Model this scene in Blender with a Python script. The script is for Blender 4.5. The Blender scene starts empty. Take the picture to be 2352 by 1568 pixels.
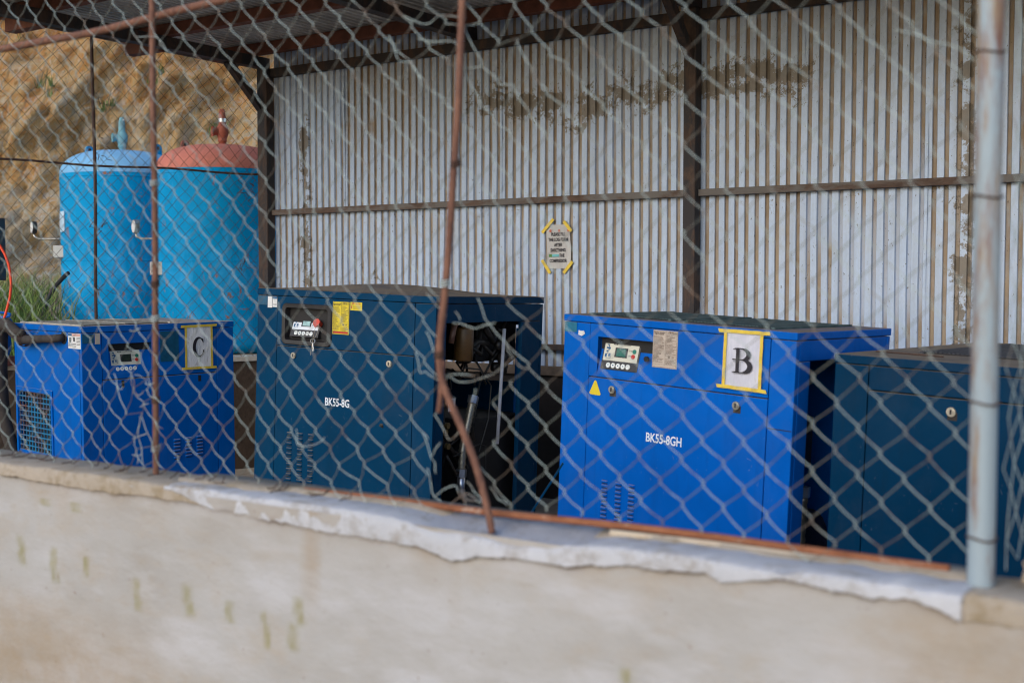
import bpy, bmesh, math, random
import numpy as np
from mathutils import Vector, Matrix, noise as mnoise

random.seed(7)
rng = np.random.RandomState(11)
SC = bpy.context.scene
COL = SC.collection
R = math.radians

# ------------------------------------------------------------------ camera, sky, sun, exposure
TH, PIT = R(33.7), R(2.69)
CAMZ = 1.70
cam_d = bpy.data.cameras.new('camera'); cam = bpy.data.objects.new('camera', cam_d); COL.objects.link(cam)
cam.location = (0, 0, CAMZ); cam.rotation_euler = (R(90) - PIT, 0, TH)
cam_d.sensor_width = 36.0; cam_d.lens = 36.0 * 2744 / 2352
cam_d.clip_start = 0.05; cam_d.clip_end = 500
cam_d.dof.use_dof = True; cam_d.dof.focus_distance = 8.1; cam_d.dof.aperture_fstop = 2.7
SC.camera = cam
SUN_EL, SUN_AZ = R(27), R(184)          # azimuth clockwise from +Y
w = bpy.data.worlds.new('World'); SC.world = w; w.use_nodes = True
nt = w.node_tree; nt.nodes.clear()
sky = nt.nodes.new('ShaderNodeTexSky'); sky.sky_type = 'NISHITA'; sky.sun_disc = False
sky.sun_elevation = SUN_EL; sky.sun_rotation = SUN_AZ; sky.dust_density = 1.3; sky.ozone_density = 1.0; sky.air_density = 1.0
bg = nt.nodes.new('ShaderNodeBackground'); bg.inputs['Strength'].default_value = 0.15
wo = nt.nodes.new('ShaderNodeOutputWorld')
nt.links.new(sky.outputs[0], bg.inputs[0]); nt.links.new(bg.outputs[0], wo.inputs[0])
sd = bpy.data.lights.new('sun', 'SUN'); sd.energy = .80; sd.angle = R(38); sd.color = (1, .985, .96)
sun = bpy.data.objects.new('sun', sd); COL.objects.link(sun)
sv = Vector((math.sin(SUN_AZ) * math.cos(SUN_EL), math.cos(SUN_AZ) * math.cos(SUN_EL), math.sin(SUN_EL)))
sun.rotation_euler = sv.to_track_quat('Z', 'Y').to_euler(); sun.location = sv * 30
SC.cycles.filter_width = 1.1; SC.cycles.use_denoising = True
SC.view_settings.view_transform = 'Standard'; SC.view_settings.look = 'None'
SC.view_settings.exposure = 0.33; SC.view_settings.gamma = 1; SC.view_settings.use_curve_mapping = False

# ------------------------------------------------------------------ helpers
def smooth(e0, e1, x):
    t = max(0, min(1, (x - e0) / (e1 - e0))); return t * t * (3 - 2 * t)

class MB:
    def __init__(s): s.v = []; s.f = []; s.m = []
    def add(s, vs, fs, mi=0):
        o = len(s.v); s.v += [tuple(p) for p in vs]; s.f += [tuple(i + o for i in f) for f in fs]; s.m += [mi] * len(fs); return s
    def box(s, x0, x1, y0, y1, z0, z1, mi=0):
        return s.add([(x0,y0,z0),(x1,y0,z0),(x1,y1,z0),(x0,y1,z0),(x0,y0,z1),(x1,y0,z1),(x1,y1,z1),(x0,y1,z1)],
                     [(0,3,2,1),(4,5,6,7),(0,1,5,4),(1,2,6,5),(2,3,7,6),(3,0,4,7)], mi)
    def quad(s, a, b, c, d, mi=0): return s.add([a, b, c, d], [(0, 1, 2, 3)], mi)
    def bar(s, p, q, wd, ht, up=(0, 0, 1), mi=0):
        p, q, up = Vector(p), Vector(q), Vector(up); d = (q - p).normalized()
        sd_ = d.cross(up)
        if sd_.length < 1e-4: sd_ = d.cross(Vector((0, 1, 0)))
        sd_.normalize(); u = sd_.cross(d)
        a, b = sd_ * wd / 2, u * ht / 2
        return s.add([p-a-b, p+a-b, p+a+b, p-a+b, q-a-b, q+a-b, q+a+b, q-a+b],
                     [(0,3,2,1),(4,5,6,7),(0,1,5,4),(1,2,6,5),(2,3,7,6),(3,0,4,7)], mi)
    def tube(s, path, r, n=8, mi=0, cap=True):
        P = [Vector(p) for p in path]; k = len(P)
        rr = r if isinstance(r, (list, tuple)) else [r] * k
        t0 = (P[1] - P[0]).normalized(); u = t0.orthogonal().normalized()
        rings = []
        for i in range(k):
            t = (P[min(i+1, k-1)] - P[max(i-1, 0)])
            if t.length < 1e-9: t = t0
            t = t.normalized()
            u = (u - t * u.dot(t))
            if u.length < 1e-6: u = t.orthogonal()
            u.normalize(); vv = t.cross(u)
            rings.append([P[i] + (u * math.cos(2*math.pi*j/n) + vv * math.sin(2*math.pi*j/n)) * rr[i] for j in range(n)])
        vs = [p for rg in rings for p in rg]; fs = []
        for i in range(k - 1):
            for j in range(n):
                fs.append((i*n+j, i*n+(j+1) % n, (i+1)*n+(j+1) % n, (i+1)*n+j))
        if cap: fs.append(tuple(range(n-1, -1, -1))); fs.append(tuple(range((k-1)*n, k*n)))
        return s.add(vs, fs, mi)
    def cyl(s, p, q, r, n=16, mi=0): return s.tube([p, q], r, n, mi)
    def lathe(s, prof, c=(0, 0, 0), n=40, mi=0):
        vs = []; fs = []; k = len(prof)
        for r_, z in prof:
            for j in range(n):
                a = 2*math.pi*j/n; vs.append((c[0]+r_*math.cos(a), c[1]+r_*math.sin(a), c[2]+z))
        for i in range(k-1):
            for j in range(n):
                fs.append((i*n+j, i*n+(j+1) % n, (i+1)*n+(j+1) % n, (i+1)*n+j))
        return s.add(vs, fs, mi)
    def build(s, name, mats, parent=None, world=True, bevel=0, sm=False, seg=2):
        me = bpy.data.meshes.new(name)
        off = parent.location if (parent is not None and world and parent.parent is None) else Vector((0, 0, 0))
        if parent is not None and parent.parent is not None and world: off = parent.parent.location
        me.from_pydata([(p[0]-off[0], p[1]-off[1], p[2]-off[2]) for p in s.v], [], s.f)
        mats = mats if isinstance(mats, (list, tuple)) else [mats]
        for m in mats: me.materials.append(m)
        if len(mats) > 1: me.polygons.foreach_set('material_index', s.m)
        if bevel:
            bm = bmesh.new(); bm.from_mesh(me); bmesh.ops.remove_doubles(bm, verts=bm.verts, dist=1e-6)
            ed = [e for e in bm.edges if len(e.link_faces) == 2 and e.calc_face_angle(0) > .6]
            bmesh.ops.bevel(bm, geom=ed, offset=bevel, segments=seg, affect='EDGES', profile=.5)
            bm.to_mesh(me); bm.free()
        if sm: me.polygons.foreach_set('use_smooth', [True] * len(me.polygons))
        me.update()
        return link(name, me, parent)

def link(name, me, parent=None):
    o = bpy.data.objects.new(name, me); COL.objects.link(o)
    if parent is not None: o.parent = parent
    return o
def tag(o, label=None, cat=None, group=None, kind=None):
    if label: o['label'] = label
    if cat: o['category'] = cat
    if group: o['group'] = group
    if kind: o['kind'] = kind
    return o
def thing(name, label, cat, loc=(0, 0, 0), rot=None, group=None):
    o = bpy.data.objects.new(name, None); COL.objects.link(o); o.empty_display_size = .1
    o.location = loc
    if rot: o.rotation_euler = rot
    return tag(o, label, cat, group)
def part(src, name, parent, mat=None):                 # another object sharing the mesh of an alike piece
    o = src.copy(); o.name = name; COL.objects.link(o); o.parent = parent
    return o

_txt = {}
def text(s, size=1.0, bold=0.0, sx=1.0, align='LEFT'):
    key = (s, bold, align)
    if key not in _txt:
        c = bpy.data.curves.new('lettering', 'FONT'); c.body = s; c.size = 1; c.resolution_u = 3; c.offset = bold; c.align_x = align
        o = bpy.data.objects.new('lettering', c); COL.objects.link(o)
        dg = bpy.context.evaluated_depsgraph_get(); me = bpy.data.meshes.new_from_object(o.evaluated_get(dg))
        _txt[key] = ([tuple(v.co) for v in me.vertices], [tuple(p.vertices) for p in me.polygons])
        bpy.data.objects.remove(o); bpy.data.curves.remove(c); bpy.data.meshes.remove(me)
    v, f = _txt[key]
    return [(x*size*sx, y*size) for x, y, _ in v], f
def put_text(mb, s, x, z, y, size, bold=0.0, sx=1.0, align='LEFT', mi=0, shear=0):
    v, f = text(s, size, bold, sx, align)
    mb.add([(x+a+shear*b, y, z+b) for a, b in v], f, mi)

# ------------------------------------------------------------------ materials
class NT:
    def __init__(s, name):
        s.mat = bpy.data.materials.new(name); s.mat.use_nodes = True; s.t = s.mat.node_tree; s.t.nodes.clear()
        s.out = s.t.nodes.new('ShaderNodeOutputMaterial'); s.p = s.t.nodes.new('ShaderNodeBsdfPrincipled')
        s.t.links.new(s.p.outputs[0], s.out.inputs[0])
    def n(s, t, **kw):
        nd = s.t.nodes.new(t)
        for k, v in kw.items(): setattr(nd, k, v)
        return nd
    def l(s, a, b): s.t.links.new(a, b)
    def coord(s, scale=(1, 1, 1), kind='Object', rot=(0, 0, 0)):
        tc = s.n('ShaderNodeTexCoord'); mp = s.n('ShaderNodeMapping'); mp.inputs['Scale'].default_value = scale; mp.inputs['Rotation'].default_value = rot
        s.l(tc.outputs[kind], mp.inputs[0]); return mp.outputs[0]
    def noise(s, scale, detail=4, rough=.6, vec=None, dist=0):
        nd = s.n('ShaderNodeTexNoise'); nd.inputs['Scale'].default_value = scale; nd.inputs['Detail'].default_value = detail
        nd.inputs['Roughness'].default_value = rough; nd.inputs['Distortion'].default_value = dist
        if vec is not None: s.l(vec, nd.inputs['Vector'])
        return nd.outputs['Fac']
    def ramp(s, fac, pts):
        r = s.n('ShaderNodeValToRGB'); e = r.color_ramp.elements
        while len(e) < len(pts): e.new(.5)
        for i, (p, c) in enumerate(pts):
            e[i].position = p; e[i].color = (c, c, c, 1) if not isinstance(c, (tuple, list)) else (*c, 1)
        s.l(fac, r.inputs[0]); return r.outputs[0]
    def mix(s, fac, a, b, mode='MIX'):
        m = s.n('ShaderNodeMix', data_type='RGBA', blend_type=mode)
        for sock, v in ((0, fac), (6, a), (7, b)):
            if isinstance(v, (int, float)): m.inputs[sock].default_value = v
            elif isinstance(v, (tuple, list)): m.inputs[sock].default_value = (*v, 1)
            else: s.l(v, m.inputs[sock])
        return m.outputs[2]
    def math(s, op, a, b=0.0, clamp=False):
        m = s.n('ShaderNodeMath', operation=op); m.use_clamp = clamp
        for i, v in enumerate((a, b)):
            if isinstance(v, (int, float)): m.inputs[i].default_value = v
            else: s.l(v, m.inputs[i])
        return m.outputs[0]
    def set(s, **kw):
        for k, v in kw.items():
            i = s.p.inputs[k]
            if isinstance(v, (int, float)): i.default_value = v
            elif isinstance(v, (tuple, list)): i.default_value = (*v, 1) if len(v) == 3 else v
            else: s.l(v, i)
        return s
    def bump(s, h, strength=.3, dist=.01):
        b = s.n('ShaderNodeBump'); b.inputs['Strength'].default_value = strength; b.inputs['Distance'].default_value = dist
        s.l(h, b.inputs['Height']); s.l(b.outputs[0], s.p.inputs['Normal']); return s

def plain(name, col, rough=.6, metal=0, var=.15, scale=8, bump=0):
    t = NT(name); f = t.noise(scale, 5, .6, t.coord())
    c = t.mix(t.ramp(f, [(.3, 0), (.7, 1)]), tuple(x*(1-var) for x in col), tuple(min(1, x*(1+var)) for x in col))
    t.set(**{'Base Color': c, 'Roughness': rough, 'Metallic': metal})
    if bump: t.bump(t.noise(scale*6, 4, .6, t.coord()), bump, .003)
    return t.mat

def paint(name, col, rough=.42, dust=(.20, .165, .13), grime=.5, dustamt=1.0, scuff=.8):
    """sheet-metal paint: faint mottling, run-down grime, light scuffs, dust lying on top faces"""
    t = NT(name)
    big = t.noise(2.2, 5, .6, t.coord())
    c = t.mix(t.ramp(big, [(.3, 0), (.75, 1)]), tuple(x*.86 for x in col), tuple(min(1, x*1.1) for x in col))
    streak = t.ramp(t.noise(6, 6, .65, t.coord((2.2, 2.2, .35))), [(.52, 0), (.78, 1)])
    c = t.mix(t.math('MULTIPLY', streak, grime), c, tuple(x*.55 + d*.03 for x, d in zip(col, dust)))
    sc = t.ramp(t.noise(38, 3, .8, t.coord((1, 1, .5)), 1.5), [(.66, 0), (.72, 1)])
    sc2 = t.math('MULTIPLY', sc, t.ramp(t.noise(3.1, 2, .5, t.coord()), [(.5, 0), (.62, 1)]))
    c = t.mix(t.math('MULTIPLY', sc2, scuff), c, tuple(min(1, x*.6 + .14) for x in col))
    film = t.ramp(t.noise(2.7, 6, .7, t.coord((1, 1, .7)), .5), [(.48, 0), (.75, .16)])
    c = t.mix(film, c, tuple(x*.75 + d*.35 for x, d in zip(col, dust)))
    g = t.n('ShaderNodeNewGeometry'); sp = t.n('ShaderNodeSeparateXYZ'); t.l(g.outputs['Normal'], sp.inputs[0])
    upn = t.ramp(sp.outputs[2], [(.45, 0), (.9, 1)])
    dn = t.ramp(t.noise(5, 5, .65, t.coord()), [(.25, .55), (.6, 1)])
    dc = t.mix(t.noise(9, 4, .6, t.coord()), tuple(x*.7 for x in dust), tuple(x*1.35 for x in dust))
    df = t.math('MULTIPLY', t.math('MULTIPLY', upn, dn), dustamt)
    c = t.mix(df, c, dc)
    rg = t.mix(df, t.ramp(big, [(.2, rough-.06), (.8, rough+.12)]), (.95, .95, .95))
    t.set(**{'Base Color': c, 'Roughness': rg, 'Specular IOR Level': .06})
    t.bump(t.noise(3.5, 3, .5, t.coord()), .06, .02)
    return t.mat

def rusty(name, base, rust1=(.16, .06, .03), rust2=(.30, .13, .07), amt=.5, scale=14, metal=0, rough=.75, stretch=(1, 1, .4)):
    t = NT(name); v = t.coord(stretch)
    f = t.noise(scale, 7, .7, v, .5)
    lo = .62 - amt*.5
    msk = t.ramp(f, [(lo, 0), (lo+.12, 1)])
    rc = t.mix(t.ramp(t.noise(scale*2.7, 5, .7, v), [(.35, 0), (.68, 1)]), rust1, rust2)
    bc = t.mix(t.noise(scale*.6, 4, .6, v), tuple(x*.8 for x in base), tuple(min(1, x*1.15) for x in base))
    t.set(**{'Base Color': t.mix(msk, bc, rc), 'Roughness': rough, 'Metallic': metal})
    t.bump(t.noise(scale*5, 4, .7, t.coord()), .35, .003)
    return t.mat

M = {}
M['blue_B'] = paint('vivid blue enamel', (.0, .112, .50), .40)
M['blue_C'] = paint('worn blue enamel', (.0, .112, .47), .42, dust=(.36, .32, .27))
M['navy_A'] = paint('petrol blue enamel', (.0, .042, .106), .45)
M['navy_D'] = paint('dark petrol blue enamel', (.0, .031, .080), .45)
M['dark'] = plain('black interior', (.012, .011, .012), .7, 0, .3)
M['black_plastic'] = plain('black plastic', (.018, .016, .018), .45, 0, .25, 20)
M['dusty_black'] = plain('dusty black pipe lagging', (.04, .032, .028), .85, 0, .4, 14, .3)
M['rubber'] = plain('black rubber', (.02, .02, .021), .55, 0, .3, 20)
M['cream'] = plain('controller face cream', (.62, .60, .50), .5, 0, .06, 12)
M['whiteface'] = plain('controller face white', (.70, .74, .80), .4, 0, .05, 12)
M['band'] = plain('controller band', (.035, .032, .034), .4, 0, .2, 20)
M['lcd'] = plain('green lcd glass', (.03, .14, .10), .15, 0, .25, 30)
M['lcd_pale'] = plain('pale lcd glass', (.32, .50, .50), .15, 0, .3, 40)
M['lcd_off'] = plain('unlit lcd glass', (.03, .04, .028), .12, 0, .3, 30)
M['ink'] = plain('print ink', (.02, .016, .024), .6, 0, .2, 60)
M['inkblue'] = plain('diagram blue', (.01, .09, .22), .5, 0, .15, 30)
M['inkbrown'] = plain('brown print', (.10, .06, .05), .6, 0, .2, 60)
M['inkred'] = plain('red print', (.50, .02, .015), .5, 0, .15, 40)
M['red'] = plain('red knob', (.62, .06, .03), .4, 0, .1, 20)
M['green'] = plain('green button', (.01, .16, .11), .4, 0, .1, 20)
M['button'] = plain('white button', (.75, .78, .76), .4, 0, .05, 20)
M['sticker'] = plain('faded sticker', (.52, .44, .37), .6, 0, .08, 25)
M['yellow'] = plain('yellow sticker', (.72, .56, .02), .5, 0, .08, 20)
M['white'] = plain('white sticker', (.70, .70, .70), .55, 0, .06, 20)
M['pink'] = plain('pink print', (.62, .34, .30), .6, 0, .08, 20)
M['teal'] = plain('teal plate', (.004, .14, .24), .4, 0, .2, 20)
M['teal_dull'] = plain('dull teal plate', (.004, .08, .16), .45, 0, .3, 20)
M['tape'] = plain('yellow masking tape', (.72, .52, .06), .6, 0, .16, 30)
M['chrome'] = plain('worn chrome', (.50, .48, .44), .3, .9, .25, 60)
M['steel'] = plain('bright steel', (.62, .64, .68), .28, .9, .12, 20)
M['braid'] = plain('braided steel hose', (.42, .38, .30), .42, .8, .35, 160)
M['filter'] = plain('oily brown filter', (.115, .058, .018), .4, 0, .3, 12)
M['white_paint'] = plain('letter white', (.74, .78, .84), .5, 0, .05, 20)
M['timber'] = plain('red brown timber', (.17, .055, .028), .8, 0, .4, 6, .3)
M['wood_gray'] = plain('weathered timber', (.13, .095, .07), .85, 0, .35, 8, .3)
M['steel_dark'] = rusty('dark painted steel', (.030, .026, .028), (.05, .028, .02), (.085, .05, .035), .35, 9)
M['steel_gray'] = rusty('grey angle iron', (.14, .125, .115), (.06, .035, .025), (.13, .075, .05), .35, 7, stretch=(.4, 1, 1))
M['rebar'] = rusty('rusted rod', (.17, .07, .045), (.12, .05, .035), (.26, .12, .075), .75, 20)
M['rebar_dark'] = rusty('dark rusted rod', (.04, .022, .02), (.05, .022, .02), (.07, .04, .03), .6, 20)
M['pipe'] = rusty('rusty rail with flaking paint', (.55, .46, .38), (.20, .065, .025), (.34, .13, .06), .62, 12, stretch=(.6, 1, 1))
M['pipe_cream'] = rusty('cream painted rail', (.58, .48, .36), (.28, .12, .06), (.34, .16, .08), .22, 11, stretch=(.6, 1, 1))
M['postpaint'] = rusty('flaking pale blue post paint', (.31, .385, .44), (.17, .06, .035), (.33, .27, .19), .34, 9, stretch=(2.0, 2.0, .28), rough=.55)
M['wire'] = rusty('galvanised wire', (.45, .54, .53), (.20, .13, .09), (.30, .22, .17), .24, 10, metal=.3, rough=.5, stretch=(1, 1, 1))
M['wire_dark'] = rusty('darker galvanised wire', (.19, .21, .19), (.10, .07, .05), (.16, .12, .09), .3, 10, metal=.2, rough=.6, stretch=(1, 1, 1))
M['wire_rust'] = rusty('rusted thin wire', (.07, .04, .03), (.05, .025, .018), (.09, .045, .03), .5, 6, stretch=(1, 1, 1))
M['hose_orange'] = plain('orange hose', (.85, .07, .02), .4, 0, .12, 30)

def tank_mat(name, col, rustamt=.3):
    t = NT(name); v = t.coord()
    c = t.mix(t.ramp(t.noise(2.3, 5, .6, v), [(.3, 0), (.72, 1)]), tuple(x*.84 for x in col), tuple(min(1, x*1.12) for x in col))
    c = t.mix(t.ramp(t.noise(3.2, 6, .7, t.coord((1, 1, .6)), .5), [(.50, 0), (.68, .55)]), c, tuple(min(1, x*1.25 + .06) for x in col))
    f = t.noise(6.5, 7, .72, t.coord((1, 1, .8)), .6)
    msk = t.math('MULTIPLY', t.ramp(f, [(.595, 0), (.66, 1)]), t.ramp(t.noise(1.3, 3, .5, v), [(.36, 0), (.56, 1)]))
    rc = t.mix(t.ramp(t.noise(24, 4, .7, v), [(.4, 0), (.65, 1)]), (.22, .13, .09), (.36, .13, .05))
    c = t.mix(t.math('MULTIPLY', msk, rustamt*4, True), c, rc)
    drip = t.ramp(t.noise(9, 4, .6, t.coord((1.5, 1.5, .12))), [(.56, 0), (.75, 1)])
    c = t.mix(t.math('MULTIPLY', drip, .3), c, tuple(x*.7 + .03 for x in col))
    t.set(**{'Base Color': c, 'Roughness': .55, 'Specular IOR Level': .08}); t.bump(t.noise(2.5, 3, .5, v), .12, .03)
    return t.mat
M['tankblue'] = tank_mat('sky blue tank paint', (.0, .285, .60))
M['tankdome'] = tank_mat('sky lit dusty blue paint', (.20, .46, .74), .05)  # sky reflection and dust on the dome put into a paler blue
M['tankpale'] = tank_mat('pale teal valve paint', (.16, .36, .42), .1)
M['salmon'] = tank_mat('salmon primer', (.56, .20, .155), .08)
M['salmon_dark'] = tank_mat('oxide red primer', (.28, .085, .055), .1)

def sheet_mat():
    """galvanised cladding: pale zinc on the crowns, brown colour in the valleys, smears and rust specks"""
    t = NT('galvanised corrugated sheet'); tc = t.n('ShaderNodeTexCoord'); sp = t.n('ShaderNodeSeparateXYZ'); t.l(tc.outputs['Object'], sp.inputs[0])
    X, Y, Z = sp.outputs
    zinc = t.mix(t.ramp(t.noise(3, 6, .65, t.coord((2, 1, .5))), [(.3, 0), (.7, 1)]), (.40, .51, .69), (.48, .59, .78))
    zinc = t.mix(t.ramp(t.noise(9, 3, .6, t.coord((1.6, 0, .06))), [(.36, .38), (.60, 0)]), zinc, (.31, .36, .44))
    zinc = t.mix(t.ramp(t.noise(4.5, 6, .7, t.coord((1, 1, .55)), .4), [(.54, 0), (.70, .45)]), zinc, (.42, .42, .40))
    spang = t.noise(60, 3, .7, t.coord((1, 1, .6)))
    zinc = t.mix(t.ramp(spang, [(.35, .0), (.7, .25)]), zinc, (.30, .34, .41))
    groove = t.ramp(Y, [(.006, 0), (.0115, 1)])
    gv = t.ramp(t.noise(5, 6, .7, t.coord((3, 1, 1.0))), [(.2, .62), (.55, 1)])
    valley_brown = t.mix(t.ramp(t.noise(4, 5, .65, t.coord((1, 1, .6))), [(.35, 0), (.7, 1)]), (.26, .19, .125), (.40, .32, .235))
    c = t.mix(t.math('MULTIPLY', groove, gv), zinc, valley_brown)
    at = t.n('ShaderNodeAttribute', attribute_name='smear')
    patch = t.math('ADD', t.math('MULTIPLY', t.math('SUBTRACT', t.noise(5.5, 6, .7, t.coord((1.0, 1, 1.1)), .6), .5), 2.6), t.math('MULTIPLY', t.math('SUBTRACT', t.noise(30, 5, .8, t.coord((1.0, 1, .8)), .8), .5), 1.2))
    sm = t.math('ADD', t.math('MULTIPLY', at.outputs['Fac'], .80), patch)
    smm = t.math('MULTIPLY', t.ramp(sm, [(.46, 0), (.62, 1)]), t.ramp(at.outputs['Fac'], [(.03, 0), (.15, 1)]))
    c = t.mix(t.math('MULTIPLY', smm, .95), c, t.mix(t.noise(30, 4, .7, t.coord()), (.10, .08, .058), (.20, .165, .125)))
    speck = t.math('MULTIPLY', t.ramp(t.noise(48, 3, .75, t.coord((1.3, 1, .55)), .4), [(.65, 0), (.70, 1)]), .9)
    c = t.mix(speck, c, (.075, .045, .03))
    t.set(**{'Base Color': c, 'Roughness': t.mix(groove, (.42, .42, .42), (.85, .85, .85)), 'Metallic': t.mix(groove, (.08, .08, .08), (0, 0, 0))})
    t.bump(t.noise(14, 4, .6, t.coord()), .12, .006)
    return t.mat
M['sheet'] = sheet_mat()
M['roofsheet'] = plain('old roofing sheet', (.50, .47, .44), .6, .1, .3, 3)

def wall_mat():
    t = NT('limewashed plaster'); v = t.coord()
    a = t.noise(1.7, 6, .6, v); b = t.noise(5.5, 7, .68, t.coord((.7, 1, 1.3)))
    c = t.mix(t.ramp(a, [(.3, 0), (.68, 1)]), (.34, .325, .31), (.43, .425, .43))
    c = t.mix(t.ramp(b, [(.50, 0), (.74, .6)]), c, (.385, .315, .235))
    wash = t.ramp(t.noise(3.4, 5, .6, t.coord((.7, 1, 2.4), rot=(0, R(12), 0))), [(.48, 0), (.64, .85)])
    c = t.mix(wash, c, (.47, .47, .495))
    at = t.n('ShaderNodeAttribute', attribute_name='moss'); nz = t.noise(34, 5, .75, t.coord((1, 1, .6)))
    mf = t.math('MULTIPLY', at.outputs['Fac'], t.ramp(nz, [(.25, .45), (.62, 1)]), True)
    c = t.mix(mf, c, t.mix(nz, (.21, .185, .045), (.27, .25, .10)))
    at2 = t.n('ShaderNodeAttribute', attribute_name='brown')
    bf = t.math('MULTIPLY', at2.outputs['Fac'], t.ramp(t.noise(8, 6, .7, v), [(.28, .35), (.7, 1)]), True)
    c = t.mix(bf, c, (.32, .235, .145))
    sp = t.ramp(t.noise(55, 3, .7, v), [(.68, 0), (.74, .75)])
    c = t.mix(sp, c, (.25, .18, .14))
    t.set(**{'Base Color': c, 'Roughness': .9})
    at3 = t.n('ShaderNodeAttribute', attribute_name='crack_shade_line'); c = t.mix(at3.outputs['Fac'], c, (.10, .065, .04)); t.set(**{'Base Color': c})  # shade under the mortar lip painted as a dark line along the crack
    h = t.math('ADD', t.math('MULTIPLY', t.noise(6, 5, .6, t.coord((1, 1, 1.8))), 1.0), t.math('MULTIPLY', t.noise(45, 5, .7, v), .35))
    t.bump(h, .35, .02)
    return t.mat
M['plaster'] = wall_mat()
def mortar(name, c0, c1, c2):
    t = NT(name); v = t.coord()
    c = t.mix(t.ramp(t.noise(5, 6, .65, v), [(.3, 0), (.7, 1)]), c0, c1)
    c = t.mix(t.ramp(t.noise(13, 6, .72, v), [(.50, 0), (.68, .85)]), c, c2)
    c = t.mix(t.ramp(t.noise(48, 4, .7, v), [(.62, 0), (.72, .5)]), c, tuple(x*.5 for x in c2))
    t.set(**{'Base Color': c, 'Roughness': .9}); t.bump(t.noise(30, 6, .7, v), .4, .012)
    return t.mat
M['mortar_white'] = mortar('fresh white mortar', (.45, .46, .50), (.54, .55, .595), (.29, .26, .235))
M['mortar_beige'] = mortar('old beige mortar', (.33, .28, .22), (.43, .37, .31), (.25, .19, .11))
M['rough_stone'] = mortar('rough buff render', (.28, .21, .14), (.40, .33, .26), (.18, .13, .08))
M['concrete'] = mortar('dusty concrete', (.36, .31, .25), (.46, .40, .33), (.26, .21, .16))
M['bank'] = mortar('earth stained render', (.060, .040, .028), (.095, .066, .048), (.045, .03, .022))
M['lip'] = mortar('pale ledge', (.50, .46, .40), (.62, .58, .52), (.34, .28, .2))
M['earth'] = mortar('dry earth', (.36, .28, .19), (.46, .37, .26), (.26, .19, .12))
def paper_mat(name, c0, c1, c2):
    t = NT(name); v = t.coord()
    c = t.mix(t.ramp(t.noise(9, 5, .6, t.coord((2, 1, .6))), [(.35, 0), (.7, 1)]), c0, c1)
    c = t.mix(t.ramp(t.noise(14, 6, .75, t.coord((1.6, 1, .7)), 1.0), [(.60, 0), (.72, .6)]), c, c2)
    t.set(**{'Base Color': c, 'Roughness': .6}); t.bump(t.noise(16, 4, .6, t.coord((2.2, 1, .6)), 1.2), .5, .012)
    return t.mat
M['paper'] = paper_mat('laminated paper', (.55, .55, .64), (.70, .70, .78), (.50, .42, .36))
M['paper_c'] = paper_mat('crumpled stained paper', (.74, .74, .77), (.86, .86, .89), (.46, .36, .26))
M['paper_n'] = paper_mat('aged notice paper', (.44, .43, .43), (.56, .55, .54), (.46, .40, .34))

def rock_mat():
    t = NT('cut rock face'); at = t.n('ShaderNodeAttribute', attribute_name='hue'); v = t.coord()
    sa = t.n('ShaderNodeAttribute', attribute_name='strata'); di = sa.outputs['Vector']
    def ctr(x, k): return t.math('ADD', t.math('MULTIPLY', t.math('SUBTRACT', x, .5), k), .5, True)
    f = ctr(t.noise(6.5, 9, .78, di, .8), 2.3)
    mixv = t.math('ADD', t.math('MULTIPLY', f, .75), t.math('MULTIPLY', at.outputs['Fac'], .36))
    c = t.ramp(mixv, [(.18, (.60, .48, .34)), (.36, (.84, .68, .47)), (.52, (.88, .60, .28)), (.70, (.86, .44, .14)), (.92, (.68, .27, .08))])
    wht = t.ramp(ctr(t.noise(11, 8, .80, di, 1.0), 2.2), [(.54, 0), (.70, .95)])
    wm = t.math('MULTIPLY', wht, t.ramp(at.outputs['Fac'], [(.05, 1), (.8, .35)]))
    c = t.mix(wm, c, (.86, .83, .80))
    dk = t.ramp(ctr(t.noise(19, 8, .8, di, .7), 2.4), [(.12, .75), (.26, 0)])
    c = t.mix(dk, c, (.16, .105, .06))
    dry = t.ramp(ctr(t.noise(13, 8, .78, di, .5), 2.2), [(.66, 0), (.84, .5)])
    c = t.mix(dry, c, (.30, .25, .12))
    grit = t.ramp(ctr(t.noise(34, 6, .8, v), 2.0), [(.2, .35), (.45, 0)])
    c = t.mix(grit, c, (.36, .24, .13))
    t.set(**{'Base Color': c, 'Roughness': .95})
    h = t.math('ADD', t.math('MULTIPLY', t.noise(14, 8, .78, di, .6), 1), t.math('MULTIPLY', t.noise(30, 6, .78, v), .6))
    t.bump(h, 1.0, .13)
    return t.mat
M['rock'] = rock_mat()
def leaf_mat(name, c0, c1):
    t = NT(name); oi = t.n('ShaderNodeTexNoise'); oi.inputs['Scale'].default_value = 2.5
    tc = t.n('ShaderNodeTexCoord'); t.l(tc.outputs['Object'], oi.inputs['Vector'])
    t.set(**{'Base Color': t.mix(t.ramp(oi.outputs['Fac'], [(.35, 0), (.65, 1)]), c0, c1), 'Roughness': .6})
    return t.mat
M['grass'] = leaf_mat('grass green', (.10, .20, .03), (.24, .30, .08))
M['weed'] = leaf_mat('weed green', (.06, .13, .02), (.15, .20, .05))
M['straw'] = leaf_mat('dry stems', (.20, .15, .08), (.30, .24, .15))

# ------------------------------------------------------------------ frames of reference
FH = Vector((-math.sin(TH), math.cos(TH), 0)); RT = Vector((math.cos(TH), math.sin(TH), 0))
def vw(right, fwd, z): return RT * right + FH * fwd + Vector((0, 0, z))
P0 = Vector((-8.106, 8.05, 0)); DV = Vector((.362, .932, 0)).normalized(); NV = Vector((-DV.y, DV.x, 0))
TZ = 1.03

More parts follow.
